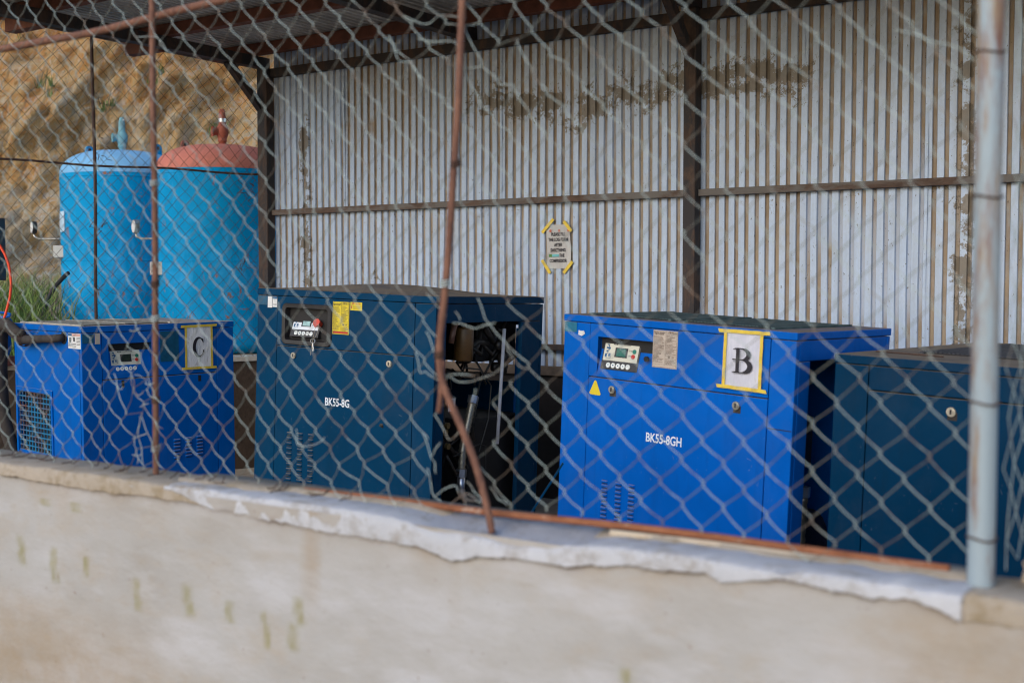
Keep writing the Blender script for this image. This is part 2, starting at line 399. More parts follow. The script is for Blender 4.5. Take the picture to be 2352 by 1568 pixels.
# ------------------------------------------------------------------ setting: ground, yard, terrace, rock face
g = MB().quad((-150, -150, -.35), (150, -150, -.35), (150, 150, -.35), (-150, 150, -.35)).build('ground', M['earth']); tag(g, kind='structure')
fl = MB(); q0 = P0 - DV * 9
fl.add([(4, 2.38, 0), (4, 8.2, 0), (P0.x, 8.2, 0), (P0.x, P0.y, 0), (q0.x, q0.y, 0), (q0.x, 2.38, 0)], [(0, 1, 2, 3, 4, 5)])
tag(fl.build('yard_floor', M['concrete']), kind='structure')
te = MB(); a = P0 + NV * .12; b = q0 + NV * .12
te.add([(b.x, b.y, TZ), (a.x, a.y, TZ), (a.x, 8.3, TZ), (6, 8.3, TZ), (6, 32, TZ), (-34, 32, TZ), (-34, b.y, TZ)], [tuple(range(7))])
tag(te.build('terrace_ground', M['earth']), kind='structure')

CL0, CL1, CLH, CLNX, CLNZ = -13.0, 1.0, 8.5, 330, 190
def cliff():
    nx, nz = CLNX, CLNZ; vs = []; hue = []; st = []
    ca, sa = math.cos(R(62)), math.sin(R(62))
    for j in range(nz + 1):
        s = j / nz
        for i in range(nx + 1):
            r = CL0 + (CL1 - CL0) * i / nx; h = s * CLH
            fwd = 14.6 + .42 * h + .5 * math.sin(r * .5 + 1) - (1 - smooth(0, 1.2, h)) * 1.3
            al, ac = r*ca + h*sa, r*sa - h*ca                                    # along and across the steep strata
            d = mnoise.fractal(Vector((ac * .7, al * .35, 2)), .9, 2.1, 4) * .8
            rid = 1 - abs(mnoise.noise(Vector((ac * 1.9, al * .55, 7)))) * 2
            rid2 = 1 - abs(mnoise.noise(Vector((ac * 4.6, al * 1.5, 17)))) * 2
            d += rid * .26 + rid2 * .12 + mnoise.fractal(Vector((ac * 4.5, al * 2.2, 5)), .75, 2.1, 4) * .20
            d *= .25 + .75 * smooth(.1, 1.6, h)
            z = TZ - .05 + h + (mnoise.noise(Vector((r*1.3, h*1.3, 9))) * .10 if j else 0)
            vs.append(vw(r, fwd - d * .85, z)); st += [ac, al*.42, d*.5]
            hue.append(max(0, min(1, (h - 1.7) / 2.7 + .45 * mnoise.noise(Vector((r * .6, h * .6, 3))))))
    fs = [(j*(nx+1)+i, j*(nx+1)+i+1, (j+1)*(nx+1)+i+1, (j+1)*(nx+1)+i) for j in range(nz) for i in range(nx)]
    mb = MB().add(vs, fs); o = mb.build('rock_face', M['rock'], sm=True); tag(o, kind='structure')
    at = o.data.attributes.new('hue', 'FLOAT', 'POINT'); at.data.foreach_set('value', hue)
    at = o.data.attributes.new('strata', 'FLOAT_VECTOR', 'POINT'); at.data.foreach_set('vector', st)
    return vs, nx
cl_v, cl_nx = cliff()

# ------------------------------------------------------------------ retaining wall under the terrace
rw = thing('retaining_wall', 'earth brown retaining wall with a pale ledge below the tanks', 'wall', tuple(P0))
m = MB(); u0 = P0 - DV * 9
m.add([u0, P0, P0 + NV*.16, u0 + NV*.16, u0 + Vector((0,0,TZ-.03)), P0 + Vector((0,0,TZ-.03)), P0 + NV*.16 + Vector((0,0,TZ-.03)), u0 + NV*.16 + Vector((0,0,TZ-.03))],
      [(0,1,5,4),(1,2,6,5),(2,3,7,6),(3,0,4,7),(4,5,6,7)])
m.build('wall_face', M['bank'], rw)
m = MB(); e = -NV * .025; zt = Vector((0, 0, TZ + .012)); zb = Vector((0, 0, TZ - .03))
A_, B_ = u0 + e, P0 + e; C_, D_ = P0 + NV*.2, u0 + NV*.2
m.add([A_+zb, B_+zb, C_+zb, D_+zb, A_+zt, B_+zt, C_+zt, D_+zt], [(0,3,2,1),(0,1,5,4),(1,2,6,5),(2,3,7,6),(3,0,4,7),(4,5,6,7)])
m.build('ledge', M['lip'], rw)

# ------------------------------------------------------------------ open shed
YW = 8.05
shed = thing('open_shed', 'open lean-to shed of corrugated zinc sheets on dark steel posts', 'shed', (-8.05, YW, 0))
def corr_sheet(x0, npitch, z0, z1, seed):
    P = .0765; prof = []; dep = .017
    rr = random.Random(seed)
    for k in range(npitch):
        b = x0 + k * P
        prof += [(b, 0), (b + .043, 0), (b + .049, dep), (b + .070, dep)]
    prof.append((x0 + npitch * P, 0)); prof.append((x0 + npitch * P + .02, -.001))
    nz = 46; vs = []; sme = []
    bow = rr.uniform(-.006, .006)
    for j in range(nz + 1):
        z = z0 + (z1 - z0) * j / nz
        for x, y in prof:
            dn = mnoise.noise(Vector((x * 3.0, z * 2.2, seed))) * .006 + bow * math.sin(z * 2.4)
            dd = max(0, mnoise.noise(Vector((x * 9, z * 5, seed + 40))) - .42) * .02
            wx = mnoise.noise(Vector((x * 6, z * 1.1, seed+9))) * .003
            vs.append((x + wx, YW + y + dn + dd - (.0045 if seed % 2 else 0), z))
            s = 0
            if -5.9 < x < -2.75:                                             # smear where water ran off the upper lap
                mid = 3.14 + .05 * math.sin(x * 3) + .03 * math.sin(x * 11)
                s = max(s, (1 - min(1, abs(z - mid) / .26)) * smooth(-5.95, -5.7, x) * (1 - smooth(-3.0, -2.75, x)))
            s = max(s, (1 - min(1, abs(x + 7.62 + .02*math.sin(z*7)) / .11)) * smooth(1.0, 1.2, z) * (1 - smooth(3.2, 3.35, z)) * .95)
            s = max(s, (1 - min(1, abs(x + 1.84 + .015*math.sin(z*5)) / .17)) * .85)
            s = max(s, (1 - min(1, abs(z - 1.75) / .28)) * .36 if x < -6.7 else 0)
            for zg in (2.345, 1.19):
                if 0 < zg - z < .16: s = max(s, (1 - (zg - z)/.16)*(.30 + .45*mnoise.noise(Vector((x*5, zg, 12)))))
            sme.append(s)
    w_ = len(prof)
    fs = [(j*w_+i, j*w_+i+1, (j+1)*w_+i+1, (j+1)*w_+i) for j in range(nz) for i in range(w_ - 1)]
    mb = MB().add(vs, fs)
    # local origin on the sheet plane so that depth drives the valley colour
    me = bpy.data.meshes.new('wall_sheet'); me.from_pydata([(p[0] + 8.05, p[1] - YW, p[2]) for p in mb.v], [], mb.f)
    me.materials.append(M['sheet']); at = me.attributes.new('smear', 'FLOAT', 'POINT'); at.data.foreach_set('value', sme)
    return link('wall_sheet', me, shed)
x = -8.008
for k in range(9):
    corr_sheet(x, 11, 1.02 + random.uniform(-.01, .01), 3.85, 3 + k * 17); x += 11 * .0765
for xp, wd in ((-8.06, .12), (-3.755, .095), (.45, .1)):                     # posts stand in front of the sheets
    MB().box(xp - wd/2, xp + wd/2, YW - .115, YW - .012, 0, 3.69).build('post', M['steel_dark'], shed, bevel=.006)
for xa, xb in ((-8.0, -3.803), (-3.707, .40)):
    MB().box(xa, xb, YW - .06, YW - .018, 2.345, 2.395).build('girt', M['steel_gray'], shed, bevel=.004)
    MB().box(xa, xb, YW - .07, YW - .018, 3.605, 3.685).build('top_girt', M['steel_dark'], shed, bevel=.004)
    MB().box(xa, xb, YW - .06, YW - .018, 1.19, 1.235).build('girt', M['steel_dark'], shed, bevel=.004)
MB().box(-8.0, .5, YW - .03, YW + .06, .985, 1.06).build('sill_board', M['wood_gray'], shed, bevel=.006)
MB().box(-8.0, .5, YW + .0, YW + .22, 0, .983).build('base_wall', plain('shade dark render', (.022, .016, .013), .9, 0, .3, 5), shed)  # near-black colour carries the unlit shade below the sill
for xr in (-8.1, -5.75, -3.755, .45):
    MB().box(xr - .05, xr + .05, 5.12, YW - .012, 3.692, 3.79).build('rafter', M['steel_dark'], shed, bevel=.004)
for xr in (-8.1, -3.755, .45):
    MB().bar((xr, 7.56, 3.70), (xr, 8.0, 3.30), .06, .07).build('brace', M['steel_dark'], shed)
for yp in (7.86, 6.86, 5.72, 5.22):
    xa = -8.62 + random.uniform(-.05, .05)
    MB().box(xa, .9, yp - .045, yp + .045, 3.792, 3.89).build('purlin', M['timber'], shed, bevel=.005)
for yp in (6.86, 5.72):                                                      # packing blocks under the eave ends
    MB().box(-8.56, -8.16, yp - .05, yp + .05, 3.68, 3.788).build('block', M['timber'], shed, bevel=.005)
MB().box(-8.66, -8.62, 5.08, 8.2, 3.80, 3.90).build('fascia', M['wood_gray'], shed, bevel=.004)
def roof_sheet(x0, n):
    P = .0765; vs = []; prof = []
    for k in range(n):
        b = x0 + k*P; prof += [(b, 0), (b+.03, 0), (b+.038, .017), (b+.066, .017)]
    prof.append((x0 + n*P + .02, .002))
    for yy in (5.05, 5.9, 6.7, 7.5, 8.3):
        for x_, z_ in prof: vs.append((x_, yy, 3.893 + z_))
    k = len(prof); fs = [(j*k+i, (j+1)*k+i, (j+1)*k+i+1, j*k+i+1) for j in range(4) for i in range(k-1)]
    return MB().add(vs, fs).build('roof_sheet', M['roofsheet'], shed)
x = -8.72
while x < .8: roof_sheet(x, 11); x += 11 * .0765

# notice taped to the cladding
nx0, nx1, nz0, nz1 = -5.03, -4.815, 1.83, 2.175
no = thing('paper_notice', 'white paper notice in bold black capitals taped to the corrugated wall', 'notice', ((nx0+nx1)/2, YW - .012, nz0))
m = MB(); k = 8
for j in range(9):
    for i in range(k + 1):
        a, c = i / k, j / 8
        m.v.append((nx0 + (nx1-nx0)*a + .006*math.sin(c*5), YW - .010 - .003*math.sin(a*9 + c*4), nz0 + (nz1-nz0)*c))
m.f = [(j*9+i, j*9+i+1, (j+1)*9+i+1, (j+1)*9+i) for j in range(8) for i in range(8)]; m.m = [0]*64
m.build('paper', M['paper_n'], no)
m = MB(); yy = YW - .016; cx = (nx0 + nx1)/2
for i, s in enumerate(['PLEASE FILL', 'THE LOG FORM', 'AFTER', 'SWICTHING', '          THE', 'COMPRESSOR']):
    put_text(m, s, cx, 2.088 - i*.0415, yy, .036, .03, .70, 'CENTER')
m.build('lettering', M['ink'], no)
m = MB(); m.box(nx0+.022, nx0+.05, yy, yy+.001, 1.922, 1.945); m.build('green_smudge', plain('green felt pen', (.12, .30, .10), .7), no)
m = MB(); m.box(nx0+.052, nx0+.115, yy, yy+.001, 1.924, 1.944); m.build('cyan_smudge', plain('cyan felt pen', (.16, .48, .52), .7), no)
for xx in (.035, .115, .20):
    m = MB(); m.cyl((nx0+xx, yy, 2.128), (nx0+xx, yy+.001, 2.128), .011, 10); m.build('red_blot', plain('red blot', (.55, .16, .10), .7), no)
for (a, b) in (((-5.07, 2.115), (-4.965, 2.22)), ((-4.87, 2.20), (-4.80, 2.12)), ((-5.07, 1.90), (-4.995, 1.795)), ((-4.79, 1.885), (-4.87, 1.795))):
    MB().bar((a[0], YW-.019, a[1]), (b[0], YW-.019, b[1]), .002, .026, (0, 0, 1)).build('tape', M['tape'], no)

# ------------------------------------------------------------------ compressors
def machine_root(name, label, pos, yaw, roll, pitch, h, cat='compressor', group=None):
    rot = Matrix.Rotation(yaw, 3, 'Z') @ Matrix.Rotation(roll, 3, 'Y') @ Matrix.Rotation(pitch, 3, 'X')
    loc = Vector(pos) + rot @ Vector((0, 0, -h))
    return thing(name, label, cat, loc, rot.to_euler(), group)
class Mach:
    """front-left-top corner is the local origin of the given coordinates; children are stored from the base"""
    def __init__(s, root, w_, d_, h_, paint_): s.r = root; s.w = w_; s.d = d_; s.h = h_; s.p = paint_
    def put(s, mb, name, mat, parent=None, bevel=0, sm=False):
        mb.v = [(a, b, c + s.h) for a, b, c in mb.v]
        return mb.build(name, mat, parent or s.r, world=False, bevel=bevel, sm=sm)
    def box(s, name, x0, x1, y0, y1, z0, z1, mat=None, bevel=.004, parent=None):
        return s.put(MB().box(x0, x1, y0, y1, z0, z1), name, mat or s.p, parent, bevel)
    def flat(s, name, x0, x1, z0, z1, mat, y=-.002, t=.0015, parent=None):
        return s.put(MB().box(x0, x1, y - t, y, z0, z1), name, mat, parent)

def panel_with_hole(mc, name, x0, x1, z0, z1, hx0, hx1, hz0, hz1, y0=0.0, th=.03):
    m = MB()
    m.box(x0, hx0, y0, y0+th, z0, z1); m.box(hx1, x1, y0, y0+th, z0, z1)
    m.box(hx0, hx1, y0, y0+th, hz1, z1); m.box(hx0, hx1, y0, y0+th, z0, hz0)
    return mc.put(m, name, mc.p)

def controller(mc, x0, x1, zt, zb, yt, yb, face, lcd, depth=.02, knob=False):
    """tilted controller: top edge set back to yt, bottom edge at yb"""
    root_m = MB(); w_ = x1 - x0
    def P(a, c, o=0):                 # a 0..1 across, c 0..1 up, o = height above the face
        nv = Vector((0, -(zt - zb), (yt - yb) * -1)).normalized()
        return Vector((x0 + a*w_, yb + (yt-yb)*c, zb + (zt-zb)*c)) + Vector((0, nv.y, -nv.z if nv.z < 0 else nv.z)) * o
    def slab(a0, a1, c0, c1, o0, o1):
        m = MB(); vs = [P(a0,c0,o0),P(a1,c0,o0),P(a1,c1,o0),P(a0,c1,o0),P(a0,c0,o1),P(a1,c0,o1),P(a1,c1,o1),P(a0,c1,o1)]
        m.add(vs, [(0,3,2,1),(4,5,6,7),(0,1,5,4),(1,2,6,5),(2,3,7,6),(3,0,4,7)]); return m
    cp = mc.put(slab(0, 1, 0, 1, -depth, .004), 'control_panel', M['band'], bevel=.003)
    def sub(m, n, mat): return mc.put(m, n, mat, cp)
    sub(slab(.035, .965, .32, .965, .0045, .0055), 'panel_face', face)
    sub(slab(.34, .68, .46, .80, .006, .0075), 'screen_frame', M['ink'])
    sub(slab(.385, .64, .49, .77, .008, .009), 'screen', lcd)
    for k in range(5):
        c_ = P(.215 + k*.135, .155, .004); d_ = P(.215 + k*.135, .155, .008)
        m = MB(); m.cyl(c_, d_, .0135, 14); sub(m, 'button', M['button'])
        m = MB(); e0 = P(.215+k*.135, .155, .0085)
        if k in (1, 2, 3):
            s_ = .006; tri = {1: [(-s_, s_*.7), (s_, s_*.7), (0, -s_)], 2: [(-s_, -s_*.7), (s_, -s_*.7), (0, s_)], 3: [(-s_*.7, -s_), (-s_*.7, s_), (s_, 0)]}[k]
            m.add([e0 + Vector((a, 0, b)) for a, b in tri], [(0, 1, 2)])
        else: put_text(m, 'S' if k == 0 else 'C', e0.x, e0.z - .005, e0.y, .016, .01, 1, 'CENTER')
        sub(m, 'symbol', M['inkblue'])
    for (a, c, mt, n) in ((.86, .71, M['green'], 'start_button'), (.845, .53, M['inkred'], 'stop_button')):
        m = MB(); m.cyl(P(a, c, .0055), P(a, c, .0085), .012, 16); sub(m, n, mt)
    m = MB()
    for (a0, a1, c0, c1) in ((.10,.16,.86,.90),(.145,.165,.78,.88),(.09,.14,.74,.80),(.14,.20,.72,.80),(.15,.17,.66,.74),(.10,.14,.62,.68),
                             (.075,.115,.44,.56),(.17,.21,.46,.56),(.115,.125,.42,.60),(.09,.235,.40,.41),(.225,.235,.40,.58),(.17,.235,.57,.58),(.14,.15,.56,.66)):
        q = slab(a0, a1, c0, c1, .006, .0066); m.add(q.v, q.f)
    sub(m, 'flow_diagram', M['inkblue'])
    m = MB(); v, f = text('MAM CONTROLLER', .0125, .01, 1, 'CENTER')
    m.add([P(.5 + a / w_, .885 + b / (zt - zb), .0062) for a, b in v], f)
    for s_, c in (('START', .70), ('STOP', .52)):
        v, f = text(s_, .0105, .01, 1, 'CENTER'); m.add([P(.765 + a / w_, c + b / (zt - zb), .0062) for a, b in v], f)
    sub(m, 'panel_lettering', M['ink'])
    if knob:
        m = MB(); m.cyl(P(.975, .60, .004), P(.975, .60, .03), .020, 18); m.cyl(P(.975, .60, .03), P(.975, .60, .045), .026, 20); sub(m, 'emergency_knob', M['red'])
    return cp, P

def lock(mc, x, z, plate=True):
    m = MB(); m.cyl((x, -.001, z), (x, -.010, z), .020, 18); m.cyl((x, -.010, z), (x, -.013, z), .014, 16)
    o = mc.put(m, 'lock', M['chrome'])
    m = MB(); m.box(x-.004, x+.004, -.0145, -.0135, z-.010, z+.010); mc.put(m, 'keyhole', M['ink'], o)
    if plate: mc.flat('lock_plate', x-.017, x+.024, z-.036, z-.002, M['dusty_black'], y=-.0005)
    return o
def instruction_sticker(mc, x0, x1, z0, z1, mat, ink, red=False):
    st = mc.flat('instruction_sticker', x0, x1, z0, z1, mat, y=-.001)
    w_, h_ = x1-x0, z1-z0; m = MB(); y = -.0033
    xm = x0 + w_*.52
    def ln(a, b, c, d, t=.0011):
        m.box(min(a, c)-t/2, max(a, c)+t/2, y, y+.0006, min(b, d)-t/2, max(b, d)+t/2)
    ln(x0+.004, z0+.004, x1-.004, z0+.004); ln(x0+.004, z1-.004, x1-.004, z1-.004); ln(x0+.004, z0+.004, x0+.004, z1-.004); ln(x1-.004, z0+.004, x1-.004, z1-.004)
    ln(xm, z0+h_*.09, xm, z1-.004); ln(x0+.004, z0+h_*.09, x1-.004, z0+h_*.09); ln(xm, z1-h_*.10, x1-.004, z1-h_*.10)
    ln(xm, z1-h_*.33, x1-.004, z1-h_*.33); ln(xm, z1-h_*.66, x1-.004, z1-h_*.66); ln(xm, z1-h_*.75, x1-.004, z1-h_*.75)
    put_text(m, 'Operation Instruction', x0+w_*.26, z1-h_*.075, y, .0098, .02, .78, 'CENTER')
    put_text(m, '\u64cd\u4f5c\u6307\u5357', x0+w_*.26, z1-h_*.125, y, .011, .01, 1.3, 'CENTER')
    put_text(m, '\u8b66\u544a', x0+w_*.74, z1-h_*.075, y, .012, .01, 1.2, 'CENTER'); put_text(m, 'WARNING', x0+w_*.90, z1-h_*.072, y, .0065, .02, .8, 'CENTER')
    put_text(m, '\u8b66 \u793a', x0+w_*.76, z1-h_*.725, y, .013, .01, 1.4, 'CENTER')
    m.add([(x0+w_*.585, y, z1-h_*.08), (x0+w_*.63, y, z1-h_*.08), (x0+w_*.6075, y, z1-h_*.035)], [(0, 1, 2)])
    rr = random.Random(5)
    z = z1 - h_*.17
    while z > z0 + h_*.12:                                                    # the lines of small print
        ln(x0+w_*.05, z, x0+w_*(.05 + .42*rr.uniform(.35, 1)), z, .0022)
        z -= h_*.031
    for a, b in ((.14, .31), (.37, .64), (.79, .90)):
        z = z1 - h_*a
        while z > z1 - h_*b: ln(xm+w_*.03, z, xm+w_*(.03+.40*rr.uniform(.5, 1)), z, .0022); z -= h_*.031
    mc.put(m, 'small_print', ink, st)
    if red: mc.put(MB().box(x0+.006, x1-.006, y-.0004, y+.0006, z0+.006, z0+h_*.085), 'red_strip', M['inkred'], st)
    return st
def louvers(mc, cols, z0, dz, n, lw=.042, lh=.016):
    m = MB(); n_a = 5; vs = []
    for xx in (0, lw*.12, lw*.88, lw):
        s_ = 1 if 0 < xx < lw else .15
        for a in range(n_a + 1):
            t = math.pi * a / n_a
            vs.append((xx, -.001 - .009*math.sin(t)*s_, -lh*(.5 - .5*math.cos(t)) ))
    k = n_a + 1
    fs = [(c*k+a, c*k+a+1, (c+1)*k+a+1, (c+1)*k+a) for c in range(3) for a in range(n_a)]
    first = None
    for cx, off in cols:
        for i in range(n):
            if first is None:
                lm = MB().add(vs, fs); lm.quad((lw*.06, -.0012, -lh*.92), (lw*.94, -.0012, -lh*.92), (lw*.94, -.0012, -lh-.004), (lw*.06, -.0012, -lh-.004), 1)
                o = mc.put(lm, 'louver', [mc.p, M['dark']]); first = o
            else: o = part(first, 'louver', mc.r)
            o.location = (cx, 0, z0 + off - i*dz)
def grille_top(mc, x0, x1, y0, y1, along='x', n=22, z=.006, bars=None):
    g_ = mc.put(MB().box(x0, x1, y0, y1, z-.0045, z-.0015), 'fan_grille', M['dark'])
    m = MB()
    for i in range(n):
        t = (i + .5) / n
        if along == 'x':
            yy = y0 + (y1-y0)*t; m.box(x0, x1, yy-.0065, yy+.0065, z-.001, z+.003)
        else:
            xx = x0 + (x1-x0)*t; m.box(xx-.0065, xx+.0065, y0, y1, z-.001, z+.003)
    m.box(x0-.02, x0, y0-.02, y1+.02, z-.0055, z+.004); m.box(x1, x1+.02, y0-.02, y1+.02, z-.0055, z+.004)
    m.box((x0+x1)/2-.012, (x0+x1)/2+.012, y0, y1, z-.001, z+.005)
    mc.put(m, 'grille_bars', bars or mc.p, g_)

def ribbon(m, pts, wid, y, mi=0):
    """calligraphic stroke on a sheet: pts (x, z), wid per point"""
    k = len(pts); L = []; Rr = []
    for i in range(k):
        a = Vector(pts[max(0, i-1)]); b = Vector(pts[min(k-1, i+1)]); d = (b - a).normalized(); n_ = Vector((-d.y, d.x))
        w_ = wid[i] if isinstance(wid, (list, tuple)) else wid
        p = Vector(pts[i]); L.append(p + n_*w_/2); Rr.append(p - n_*w_/2)
    vs = [(p.x, y, p.y) for p in L] + [(p.x, y, p.y) for p in Rr]
    m.add(vs, [(i, i+1, k+i+1, k+i) for i in range(k-1)], mi)
def arc(cx, cz, rx, rz, a0, a1, n=14): return [(cx + rx*math.cos(R(a0+(a1-a0)*i/n)), cz + rz*math.sin(R(a0+(a1-a0)*i/n))) for i in range(n+1)]
def letter_B(m, x0, z0, w_, h_, y):
    S = lambda p: [(x0 + a*w_, z0 + b*h_) for a, b in p]
    ribbon(m, S([(.27, .02), (.27, .98)]), .17*w_, y)                                  # stem
    ribbon(m, S([(.02, .93), (.12, .965), (.30, .985), (.5, .985)]), [.015*h_, .05*h_, .055*h_, .03*h_], y+.0001)
    n = 14; wv = [.03*h_ + .19*w_*math.sin(math.pi*i/n)**1.3 for i in range(n+1)]
    ribbon(m, S(arc(.42, .755, .40, .225, 90, -90, n)), wv, y+.0002)
    wv2 = [.03*h_ + .23*w_*math.sin(math.pi*i/n)**1.3 for i in range(n+1)]
    ribbon(m, S(arc(.44, .285, .47, .262, 90, -90, n)), wv2, y+.0003)
    ribbon(m, S([(.0, .535), (.44, .54)]), .045*h_, y+.0004)
    ribbon(m, S([(.0, .025), (.12, .03), (.46, .025)]), [.02*h_, .055*h_, .045*h_], y+.0005)
    th = .010*h_
    ribbon(m, S(arc(.52, .745, .44, .245, 55, -75, 12)), th, y); ribbon(m, S(arc(.53, .27, .50, .30, 50, -90, 14) + [(.05, -.03)]), th, y)
    ribbon(m, S([(.05, .455), (.2, .46)]), th, y); ribbon(m, S([(.44, .10), (.44, .46), (.56, .46)]), th, y); ribbon(m, S([(.42, .60), (.42, .90), (.55, .90)]), th, y)
def letter_C(m, x0, z0, w_, h_, y):
    S = lambda p: [(x0 + a*w_, z0 + b*h_) for a, b in p]
    n = 22; pts = arc(.52, .5, .40, .46, 52, 318, n)
    wv = [.03*h_ + .21*w_*math.sin(math.pi*min(1, i/n*1.05))**1.2 for i in range(n+1)]
    ribbon(m, S(pts), wv, y)
    ribbon(m, S([(.66, .93), (.80, .86), (.86, .70)]), [.03*h_, .16*w_, .02*w_], y+.0002)
    ribbon(m, S([(.97, .97), (.93, .80), (.88, .70)]), .011*h_, y+.0003)
    th = .012*h_
    ribbon(m, S(arc(.60, .48, .36, .44, 70, 262, 18)), th, y+.0004); ribbon(m, S(arc(.56, .46, .42, .46, 268, 352, 12)), th, y)
    ribbon(m, S([(.88, .36), (.86, .26), (.80, .16)]), [.07*w_, .08*w_, .02*w_], y+.0001)
def letter_sheet(mc, label, x0, x1, z0, z1, letter, paper, lett):
    """taped sheet on a machine front: a thing of its own placed at the machine's front plane"""
    mw = Matrix.LocRotScale(mc.r.location, mc.r.rotation_euler, None)
    base = mw @ Vector(((x0+x1)/2, -.003, z0 + mc.h))
    t = thing('paper_sign', label, 'sign', base, tuple(mc.r.rotation_euler), 'letter sheets taped to the compressors')
    xc = (x0+x1)/2
    def pt(m, n, mat):
        m.v = [(a - xc, b, c - z0) for a, b, c in m.v]; return m.build(n, mat, t, world=False)
    nx, nz = 10, 14; m = MB()
    for j in range(nz+1):
        for i in range(nx+1):
            a, c = i/nx, j/nz; e = math.sin(math.pi*a)*math.sin(math.pi*c)
            m.v.append((x0+(x1-x0)*a, -.0012 - e*(.002 + .004*mnoise.noise(Vector((a*4, c*3, ord(letter))))), z0+(z1-z0)*c))
    m.f = [(j*(nx+1)+i, j*(nx+1)+i+1, (j+1)*(nx+1)+i+1, (j+1)*(nx+1)+i) for j in range(nz) for i in range(nx)]; m.m = [0]*len(m.f)
    pt(m, 'paper', paper)
    tw = .017
    for a, b in (((x0-.036, z1-.004), (x1+.040, z1-.001)), ((x0-.034, z0+.002), (x1+.034, z0-.001)), ((x0+.003, z0), (x0+.003, z1)), ((x1-.004, z0), (x1-.004, z1))):
        m = MB(); k = 9; L = []
        for i in range(k):
            s_ = i/(k-1); px, pz = a[0]+(b[0]-a[0])*s_, a[1]+(b[1]-a[1])*s_
            hv = abs(b[0]-a[0]) > abs(b[1]-a[1]); j1 = random.uniform(-.0012, .0012); skew = random.uniform(-.004, .004) if i in (0, k-1) else 0
            o = -.0085 if hv else -.0075
            for sgn in (-1, 1):
                L.append((px + (skew*sgn if hv else sgn*tw/2 + j1), o, pz + (sgn*tw/2 + j1 if hv else 0)))
        m.add(L, [(2*i, 2*i+2, 2*i+3, 2*i+1) for i in range(k-1)]); pt(m, 'tape', M['tape'])
    m = MB(); (letter_B if letter == 'B' else letter_C)(m, *lett, -.0092); pt(m, 'letter', M['ink'])
    return t

GRP = 'screw compressors standing in the shed'
# ---- machine B, vivid blue
wB, dB, hB = 1.405, .915, 1.56
B = Mach(machine_root('compressor', 'bright blue compressor cabinet with the letter B sheet and BK55-8GH on its door', (-3.314, 5.483, 1.548), -.177, .045, -.005, hB, group=GRP), wB, dB, hB, M['blue_B'])
def cabinet(mc, lidz, seam, vl, vr, hole, right_open=None, back=True, left=True):
    W_, D_, H_ = mc.w, mc.d, mc.h; g_ = .0035
    # lid: folded tray with a slight overhang
    m = MB(); m.box(-.004, W_+.004, -.004, D_+.004, lidz, 0); mc.put(m, 'lid', mc.p, bevel=.004)
    mc.box('base_frame', .01, W_-.01, .01, D_-.01, -H_+.0, -H_+.09, M['dark'])
    zt = lidz - g_; zb = -H_ + .095
    mc.box('corner_panel', 0, vl-g_/2, 0, .03, zb, zt); mc.box('corner_panel', vr+g_/2, W_, 0, .03, zb, zt)
    panel_with_hole(mc, 'upper_panel', vl+g_/2, vr-g_/2, seam+g_*.8, zt, *hole)
    mc.box('door', vl+g_/2, vr-g_/2, -.001, .028, zb, seam-g_*.8)
    mc.box('inner_wall', .01, W_-.01, .034, .04, zb, zt, M['dark'], 0)
    if left: mc.box('side_panel', 0, .03, .0335, D_-.03, zb, zt)
    if back: mc.box('back_panel', 0, W_, D_-.03, D_, zb, zt)
    if not right_open: mc.box('side_panel', W_-.03, W_, .0335, D_-.034, zb, zt)
    else:
        y0, y1, zo = right_open
        mc.box('side_rail', W_-.03, W_, .0335, D_-.034, zo, zt); mc.box('side_post', W_-.03, W_, .0335, y0, zb, zo-.002); mc.box('side_post', W_-.03, W_, y1, D_-.034, zb, zo-.002)
        mc.box('side_sill', W_-.035, W_-.002, y0+.002, y1-.002, zb, zb+.06)
cabinet(B, -.036, -.317, .180, 1.270, (.235, .600, -.300, -.105), right_open=(.132, .80, -.135))
def slope_recess(mc, x0, x1, z0, z1, dep, mat, y0=.0):
    m = MB(); a, b = (x0, y0+.001, z0), (x1, y0+.001, z0); c, d = (x1, y0+dep, z1), (x0, y0+dep, z1)
    m.quad(a, b, c, d); m.quad(d, c, (x1, y0+.001, z1), (x0, y0+.001, z1)); m.add([(x0, y0+.001, z0), (x0, y0+dep, z1), (x0, y0+.001, z1)], [(0, 1, 2)]); m.add([(x1, y0+.001, z0), (x1, y0+.001, z1), (x1, y0+dep, z1)], [(0, 1, 2)])
    return mc.put(m, 'recess', mat)
slope_recess(B, .235, .600, -.300, -.105, .050, M['blue_B'])
controller(B, .252, .492, -.128, -.272, .042, .008, M['cream'], M['lcd'])
instruction_sticker(B, .595, .745, -.230, -.043, M['sticker'], M['inkbrown'])
B.put(MB().cyl((.551, .012, -.196), (.551, .001, -.196), .014, 18), 'knob_hole', M['dark'])
m = MB(); tri = [(.192, -.404), (.200, -.411), (.262, -.412), (.269, -.404), (.238, -.340), (.231, -.334), (.223, -.340)]
m.add([(a, -.0025, b) for a, b in tri], [tuple(range(7))]); B.put(m, 'warning_triangle', M['yellow'])
lock(B, .346, -.372); lock(B, 1.102, -.368)
m = MB(); put_text(m, 'BK55-8GH', .574, -.609, -.0025, .064, .020, .78); B.put(m, 'lettering', M['white_paint'])
B.flat('type_plate', .004, .088, -.092, -.041, M['teal'])
m = MB(); m.add([(.100,-.0025,-.105),(.124,-.0025,-.110),(.146,-.0025,-.097),(.141,-.006,-.080),(.118,-.0025,-.084),(.102,-.003,-.080)], [tuple(range(6))]); B.put(m, 'torn_sticker', M['white'])
louvers(B, ((.300, 0), (.392, .003), (.478, .006)), -.850, .0235, 12)
B.box('joint_strip', 1.2755, 1.402, -.0014, -.0004, -.456, -.452, M['dark'], 0)
bgm = plain('dusty teal grille', (.05, .085, .09), .8, 0, .5, 9)
